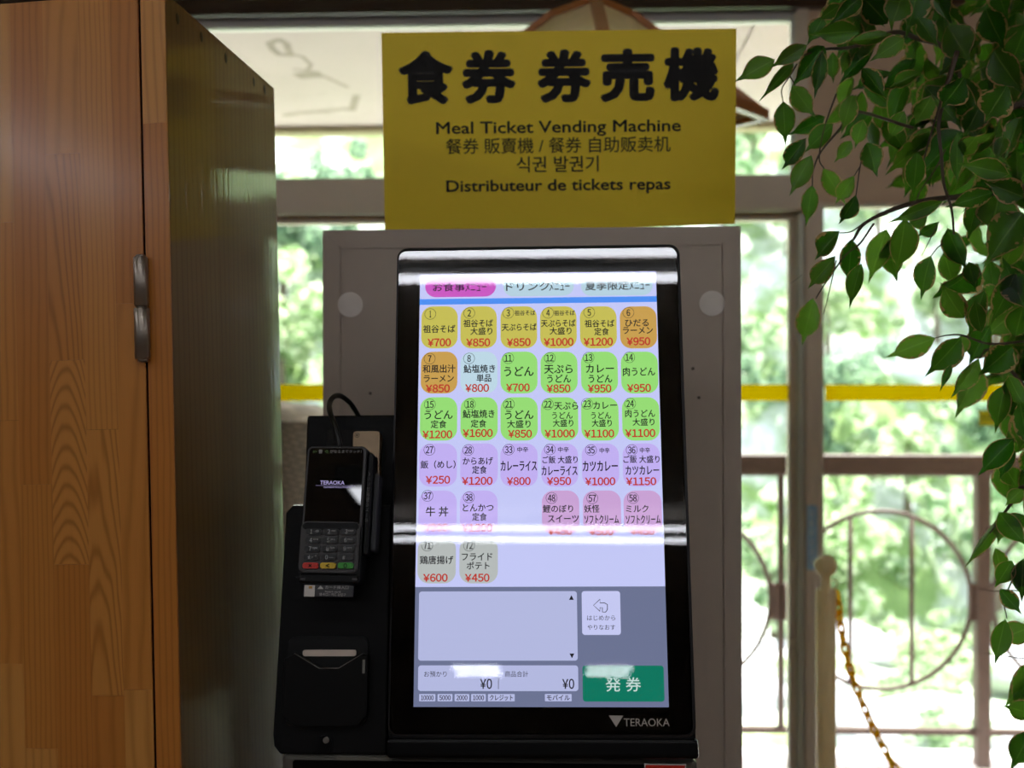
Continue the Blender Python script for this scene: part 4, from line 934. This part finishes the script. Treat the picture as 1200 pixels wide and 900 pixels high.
HAND = [(908,70,861.5,93.5,26),(946,53,904,78,20),(930,73.5,892,115.5,14),(966,54,930,98,27),(928,100,955.6,139,26),(918,118.6,920.6,170,25),(1007,36,947,41,27),
(965,20,948,50,22),(1040,28,1009,-10,34),(1046,26,1062,-12,34),(1027,51,977,99.5,28),(1046,40,987,51,16),(1046,85,989,105,18),(1080,84,1036,104,18),(964,59,955,118,18),
(976,61,976,99,17),(999.5,111,984,159,22),(967,137,928,159,20),(945,162,912,202,22),(977,145,940,180,25),(951,182,925,228,24),(952,217,943,268.5,20),(964.5,197,991,240,22),
(1001,206,977,242,20),(1003,228.5,984,268.5,20),(1016,167,1030,206,27),(1071,174,1064,229,20),(1075,178,1071,231,24),(984,271,948.5,307,26),(979,300,943,344,24),
(998,280,994,335,24),(1039,268.5,1017,335,28),(1060.5,256,1053,323,33),(1041,281,1051.5,332,26),(1009.5,309,992.5,360,20),(953,349,939,409,28),(1091,299.5,1072.5,355,27),
(1096,396,1038,417.5,28),(1126,396,1087,442,32),(1129.5,373,1100,336,30),(1147,420,1116,470,22),(1115,427,1102,457,9),(1128,392,1126,420,18),(1182.5,204.5,1124,190,26),
(1122,155,1121.5,219,16),(1144,160,1124,187,24),(1177,160,1167,187,18),(1165,225,1105,245,22),(1105,236,1037,261,18),(1100,260,1072,283,16),(1087,252,1060,270,18),(1110,267,1131,320,26),
(1106,295,1119,338,26),(1135,307,1143,337,20),(1199,249,1153,305,44),(1170,229,1163,274,48),(1199,231,1156,213,30),(1145,236,1135,281,22),(1190,319,1165,381,30),(1154,340,1133,395,26),
(1186,406,1149,441.5,36),(1178,451,1164,507,26),(1189,513,1143,558,28),(1186,520,1171,564,18),(1177,547,1195,573,26),(1204,480,1189,529,28),(1198,573,1178,593,18),(1175,605,1131,669,14),
(1176,604,1169,638,18),(1166,642,1178,679,18),(1202,604,1178,623,22),(1186,657,1166,689,22),(1178,725.6,1165,779,24),(1207,735,1171,750,28),(1214,838,1174.5,826,26),(1199,655,1196,705,26),
(1195,470,1205,530,26),(1150,120,1130,165,30),(1090,150,1060,185,22),(1060,130,1040,165,20),(1012,140,1000,175,20),(1190,395,1200,350,30),(1150,390,1140,345,20),(1200,360,1175,300,34),
(1182,440,1199,480,24),(1150,355,1180,330,26),(1170,600,1200,640,26),(1190,690,1204,650,20),(1172,690,1196,720,20),(993,60,985,90,14),(1010,-5,975,28,20),(985,5,958,25,18),(1060,45,1020,70,24),
(1110,30,1140,75,40),(1155,10,1175,60,34),(1075,20,1100,55,22),(1130,90,1100,135,34),(1180,100,1150,150,40),(1092,112,1070,150,28),(1165,60,1195,110,36),(1010,80,1040,115,22),(998,165,978,190,16)]
for (bx_, by_, tx_, ty_, wd) in HAND:
    Y = lrn.uniform(1.16, 1.34); dY = lrn.uniform(-.012, .012); Lp = math.hypot(tx_-bx_, ty_-by_)
    leaf(wp(bx_, by_, Y), wp(tx_, ty_, Y+dY), wd/FPX*Y*1.02, lrn.uniform(-.35, .35), lrn.random() < .4)
def fill(n, x0, x1, y0, y1, Y0, Y1, ang=(40, 150)):
    for _ in range(n):
        x, y = lrn.uniform(x0, x1), lrn.uniform(y0, y1); Y = lrn.uniform(Y0, Y1); a = R(lrn.uniform(*ang)); L_ = lrn.uniform(52, 78)*1.25/Y
        B = wp(x, y, Y); T = wp(x+L_*math.cos(a), y+L_*math.sin(a), Y+lrn.uniform(-.03, .03)); leaf(B, T, L_*lrn.uniform(.46, .6)/FPX*Y, lrn.uniform(-1.1, 1.1), lrn.random() < .5)
fill(74, 1068, 1215, -30, 210, 1.3, 1.65)
fill(22, 985, 1090, -30, 30, 1.25, 1.5)
fill(12, 985, 1080, 90, 150, 1.3, 1.5)
fill(30, 1140, 1230, 190, 430, 1.3, 1.6)
fill(12, 1175, 1230, 420, 620, 1.25, 1.45)
fill(5, 1190, 1230, 620, 860, 1.25, 1.4)
fill(8, 1215, 1400, -60, 500, 1.25, 1.7)
vs_, fs_ = [], []; uvs_ = []
for _ in range(420):
    x, y = lrn.uniform(1075, 1420), lrn.uniform(-60, 500)
    if y > 215: x = max(x, 1165+lrn.uniform(0, 60))
    elif x < 1130 and lrn.random() < .55: continue
    Y = lrn.uniform(1.5, 1.72); a = R(lrn.uniform(30, 150)); L_ = lrn.uniform(50, 70)*1.25/Y
    B, T = wp(x, y, Y), wp(x+L_*math.cos(a), y+L_*math.sin(a), Y+lrn.uniform(-.04, .04)); yv = (T-B).normalized(); zv = Matrix.Rotation(lrn.uniform(-1.2, 1.2), 3, yv) @ (Vector((0, -1, 0))-yv*yv.dot(Vector((0, -1, 0)))).normalized(); xv = yv.cross(zv)
    me_ = LM[lrn.randrange(8)]; n0 = len(vs_); L3 = (T-B).length
    vs_ += [B+xv*v.co.x*L3*.52+yv*v.co.y*L3+zv*v.co.z*L3 for v in me_.vertices]
    for p in me_.polygons: fs_.append([n0+i for i in p.vertices]); uvs_ += [me_.uv_layers[0].data[l].uv[:] for l in p.loop_indices]
me = bpy.data.meshes.new('inner_foliage'); me.from_pydata(vs_, [], fs_); ul = me.uv_layers.new(name='UVMap')
for i, u_ in enumerate(uvs_): ul.data[i].uv = u_
me.materials.append(m_leaf); o = bpy.data.objects.new('inner_foliage', me); COL.objects.link(o); o.parent = fic; o.matrix_basis = FM; o['kind'] = 'stuff'
print('LEAVES', nleaf)
# branches
def branch(pts, r0, r1, Y0=1.25, Y1=1.25):
    P = spline([wp(x, y, Y0+(Y1-Y0)*i/(len(pts)-1)) for i, (x, y) in enumerate(pts)], 5)
    bm = BM(); n = len(P); tube(bm, P, [r0+(r1-r0)*i/(n-1) for i in range(n)], 6); put('twig', bm, m_twig, fic)
branch([(1330, 240), (1250, 215), (1190, 222), (1130, 230), (1080, 236), (1040, 248), (1012, 263), (1000, 281)], .006, .0016, 1.4, 1.25)
branch([(1040, 250), (1018, 258), (1006, 266), (996, 272), (984, 273)], .0014, .0006)
branch([(1330, 90), (1230, 110), (1150, 130), (1110, 60), (1075, 45), (1046, 38), (1000, 55), (965, 58), (932, 68)], .006, .001, 1.45, 1.25)
branch([(934, 75), (925, 90), (916, 105), (918, 120)], .0010, .0006); branch([(925, 88), (932, 100)], .001, .0006)
branch([(1122, 60), (1108, 110), (1100, 145), (1103, 180), (1106, 215), (1115, 245), (1118, 275)], .0028, .0012, 1.22, 1.22)
branch([(1108, 175), (1095, 200), (1078, 225), (1070, 250)], .0012, .0007); branch([(1120, 60), (1096, 140), (1084, 182), (1078, 215)], .0015, .0007)
branch([(1070, 150), (1000, 130), (985, 150), (962, 178), (953, 200), (952, 218)], .002, .0007)
branch([(980, 110), (966, 150), (960, 185), (966, 198)], .0012, .0006)
branch([(1024, 262), (1008, 285), (990, 300), (972, 325), (962, 340), (956, 350)], .0014, .0006); branch([(980, 305), (971, 345), (965, 368)], .0007, .0004)
branch([(1014, 170), (1008, 195), (1005, 215), (1003, 230)], .0009, .0006); branch([(1008, 195), (1001, 206)], .0007, .0005)
branch([(1106, 285), (1099, 290), (1091, 300)], .001, .0006); branch([(1200, 400), (1160, 403), (1128, 393), (1110, 393), (1096, 396)], .0018, .0006)
branch([(1330, 500), (1230, 480), (1190, 440), (1160, 410), (1148, 420)], .004, .0008, 1.35, 1.28)
branch([(1340, 620), (1240, 580), (1200, 570), (1185, 590), (1172, 608), (1160, 625)], .004, .0009, 1.35, 1.26)
branch([(1230, 690), (1200, 664), (1178, 700), (1180, 725)], .0014, .0007); branch([(1230, 700), (1190, 692), (1165, 693), (1147, 690)], .0009, .0004); branch([(1230, 775), (1185, 770), (1152, 765)], .0009, .0004)
branch([(1230, 650), (1200, 655), (1170, 680), (1150, 692)], .0007, .0003)
branch([(1100, 260), (1090, 280), (1080, 300)], .0008, .0004); branch([(940, 322), (927, 332)], .0004, .0002)
bm = BM(); tube(bm, spline([(PX_, PY_, .35), (PX_+.02, PY_, .8), (PX_-.01, PY_, 1.2), (PX_+.0, PY_-.02, 1.6), (PX_-.05, PY_-.04, 2.1)], 5), .022, 10); put('trunk', bm, m_bark, fic)
for (x, y), z in (((1330, 240), 0), ((1330, 90), 0), ((1330, 500), 0), ((1340, 620), 0)):
    e = wp(x, y, 1.4); s = Vector((PX_, PY_, max(.5, e.z-.15))); bm = BM(); tube(bm, [s, (s+e)/2+Vector((0, 0, .03)), e], .007, 6); put('branch', bm, m_bark, fic)
bm = BM(); lathe(bm, [(.001, 0), (.14, 0), (.19, .36), (.205, .36), (.205, .40), (.18, .40), (.17, .34), (.001, .34)], n=32); put('pot', bm, mat('white_pot', (205, 200, 192), .4), fic, M=Matrix.Translation((PX_, PY_, 0)))

# ================================================================== OUTSIDE: river bank, trees, boulders
t = NT('hillside_ground'); tc = t.n('ShaderNodeTexCoord')
n1 = t.n('ShaderNodeTexNoise', i_Scale=.22, i_Detail=6.0, i_Roughness=.65); t.l(tc.outputs['Object'], n1.inputs['Vector'])
n2 = t.n('ShaderNodeTexNoise', i_Scale=1.6, i_Detail=4.0); t.l(tc.outputs['Object'], n2.inputs['Vector'])
k = t.math('MULTIPLY', t.math('SUBTRACT', n1.outputs[0], .45), 7.0); k.node.use_clamp = True
g = t.mix(n2.outputs[0], lin((96, 126, 70)), lin((150, 174, 110))); rk = t.mix(n2.outputs[0], lin((235, 235, 232)), lin((196, 200, 205)))
t.l(t.mix(k, g, rk), t.b.inputs['Base Color']); t.b.inputs['Roughness'].default_value = .95
bm = BM(); rn = random.Random(5); NX, NY = 60, 50; grid = []
for i in range(NX+1):
    row = []
    for j in range(NY+1):
        x = -60+120*i/NX; y = 5+75*j/NY
        z = -6 if y > 8 else -6
        z += max(0, y-34)*.95*(1+.12*math.sin(x*.13)) + .35*math.sin(x*.7+y*.3)+.3*math.sin(y*1.1)+rn.uniform(-.25, .25)
        row.append(bm.verts.new((x, y, z)))
    grid.append(row)
for i in range(NX):
    for j in range(NY):
        f = bm.faces.new((grid[i][j], grid[i+1][j], grid[i+1][j+1], grid[i][j+1])); f.smooth = True
put('trim_5', bm, t.m, None, kind='structure').name = 'hillside'
def fol(name, a, b):
    t = NT(name); oi = t.n('ShaderNodeTexCoord'); nz = t.n('ShaderNodeTexNoise', i_Scale=5.5, i_Detail=3.0); t.l(oi.outputs['Object'], nz.inputs['Vector'])
    rp = t.math('MULTIPLY', t.math('SUBTRACT', nz.outputs[0], .38), 4.2); rp.node.use_clamp = True  # near-white end of the ramp paints bright highlights into the leaf colour
    c = t.mix(rp, lin(a), lin(b)); t.l(c, t.b.inputs['Base Color']); t.b.inputs['Roughness'].default_value = .6
    tr = t.n('ShaderNodeBsdfTranslucent'); t.l(c, tr.inputs[0]); mx = t.n('ShaderNodeMixShader', i_0=.45); t.l(t.b.outputs[0], mx.inputs[1]); t.l(tr.outputs[0], mx.inputs[2]); t.l(mx.outputs[0], t.out.inputs[0]); return t.m
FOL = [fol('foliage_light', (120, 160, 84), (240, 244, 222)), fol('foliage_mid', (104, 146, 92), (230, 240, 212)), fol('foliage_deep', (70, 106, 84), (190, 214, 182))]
def crown_mesh(k, m):
    rn = np.random.RandomState(k); V_, F_ = [], []
    blobs = [(rn.normal(0, .5, 3)*np.array([1, 1, .8]), rn.uniform(.13, .3)) for _ in range(30)]
    n = 0
    for c, r_ in blobs:
        for _ in range(150):
            d = rn.normal(size=3); d /= np.linalg.norm(d); p = c+d*r_*rn.uniform(.75, 1.05)
            a = rn.normal(size=3); a /= np.linalg.norm(a); b = np.cross(a, d); b /= np.linalg.norm(b)+1e-6; s_ = rn.uniform(.025, .06)
            V_ += [p-a*s_-b*s_*.6, p+a*s_-b*s_*.6, p+a*s_+b*s_*.6, p-a*s_+b*s_*.6]; F_.append((n, n+1, n+2, n+3)); n += 4
    me = bpy.data.meshes.new('crown'); me.from_pydata([tuple(v) for v in V_], [], F_); me.materials.append(m); return me
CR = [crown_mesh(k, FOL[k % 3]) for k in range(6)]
bm = BM(); tube(bm, [(0, 0, -1.6), (.04, .02, -.6), (0, 0, .4)], [.09, .06, .03], 7); TM = bpy.data.meshes.new('trunk'); bm.to_mesh(TM); bm.free(); TM.materials.append(mat('tree_bark', (110, 96, 82), .9))
trn = random.Random(21)
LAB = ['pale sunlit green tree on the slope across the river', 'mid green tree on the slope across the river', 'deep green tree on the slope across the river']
GRP = ['pale green trees on the far slope', 'mid green trees on the far slope', 'deep green trees on the far slope']
def gz(x, y): return -6+max(0, y-34)*.95*(1+.12*math.sin(x*.13))
def tree(x, y, s, k):
    o = thing('tree', LAB[k % 3], 'tree', (x, y, gz(x, y)), GRP[k % 3])
    for nm, me, dz in (('crown', CR[k], 1.35), ('trunk', TM, 1.35)):
        c = bpy.data.objects.new(nm, me); COL.objects.link(c); c.parent = o; c.location = (0, 0, dz*s); c.scale = (s, s, s); c.rotation_euler = (0, 0, trn.uniform(0, 6))
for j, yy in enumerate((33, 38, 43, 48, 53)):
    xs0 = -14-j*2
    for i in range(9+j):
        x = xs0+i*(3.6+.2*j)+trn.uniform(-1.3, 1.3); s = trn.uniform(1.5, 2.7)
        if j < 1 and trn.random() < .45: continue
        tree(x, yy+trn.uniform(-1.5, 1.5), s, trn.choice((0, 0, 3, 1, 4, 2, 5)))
for i in range(44):
    x, y = trn.uniform(-11, 19), trn.uniform(19, 33); sz = trn.uniform(.45, 1.1); k = trn.choice((0, 3, 1))
    o = thing('shrub', 'low pale green shrub on the stony river bank below the balcony', 'shrub', (x, y, -6), 'shrubs on the river bank')
    c = bpy.data.objects.new('foliage', CR[k]); COL.objects.link(c); c.parent = o; c.location = (0, 0, .5*sz); c.scale = (sz*1.3, sz, sz*.7); c.rotation_euler = (0, 0, trn.uniform(0, 6))
for i in range(26):
    x = trn.uniform(4, 19); y = trn.uniform(17, 31); s = trn.uniform(.5, 1.3)
    bm = BM(); bmesh.ops.create_icosphere(bm, subdivisions=2, radius=s)
    for v in bm.verts: v.co = Vector((v.co.x*1.3, v.co.y, v.co.z*.7)) * (1+.22*math.sin(v.co.x*3+i)*math.cos(v.co.y*4+i*2))
    tag(put('boulder', bm, mat('river_rock', (190, 190, 196), .9, 0, 0, .15, 2, .5), None, M=Matrix.Translation((x, y, -6+s*.2))), 'pale grey boulder in the dry river bed below the balcony', 'rock', 'boulders in the river bed')
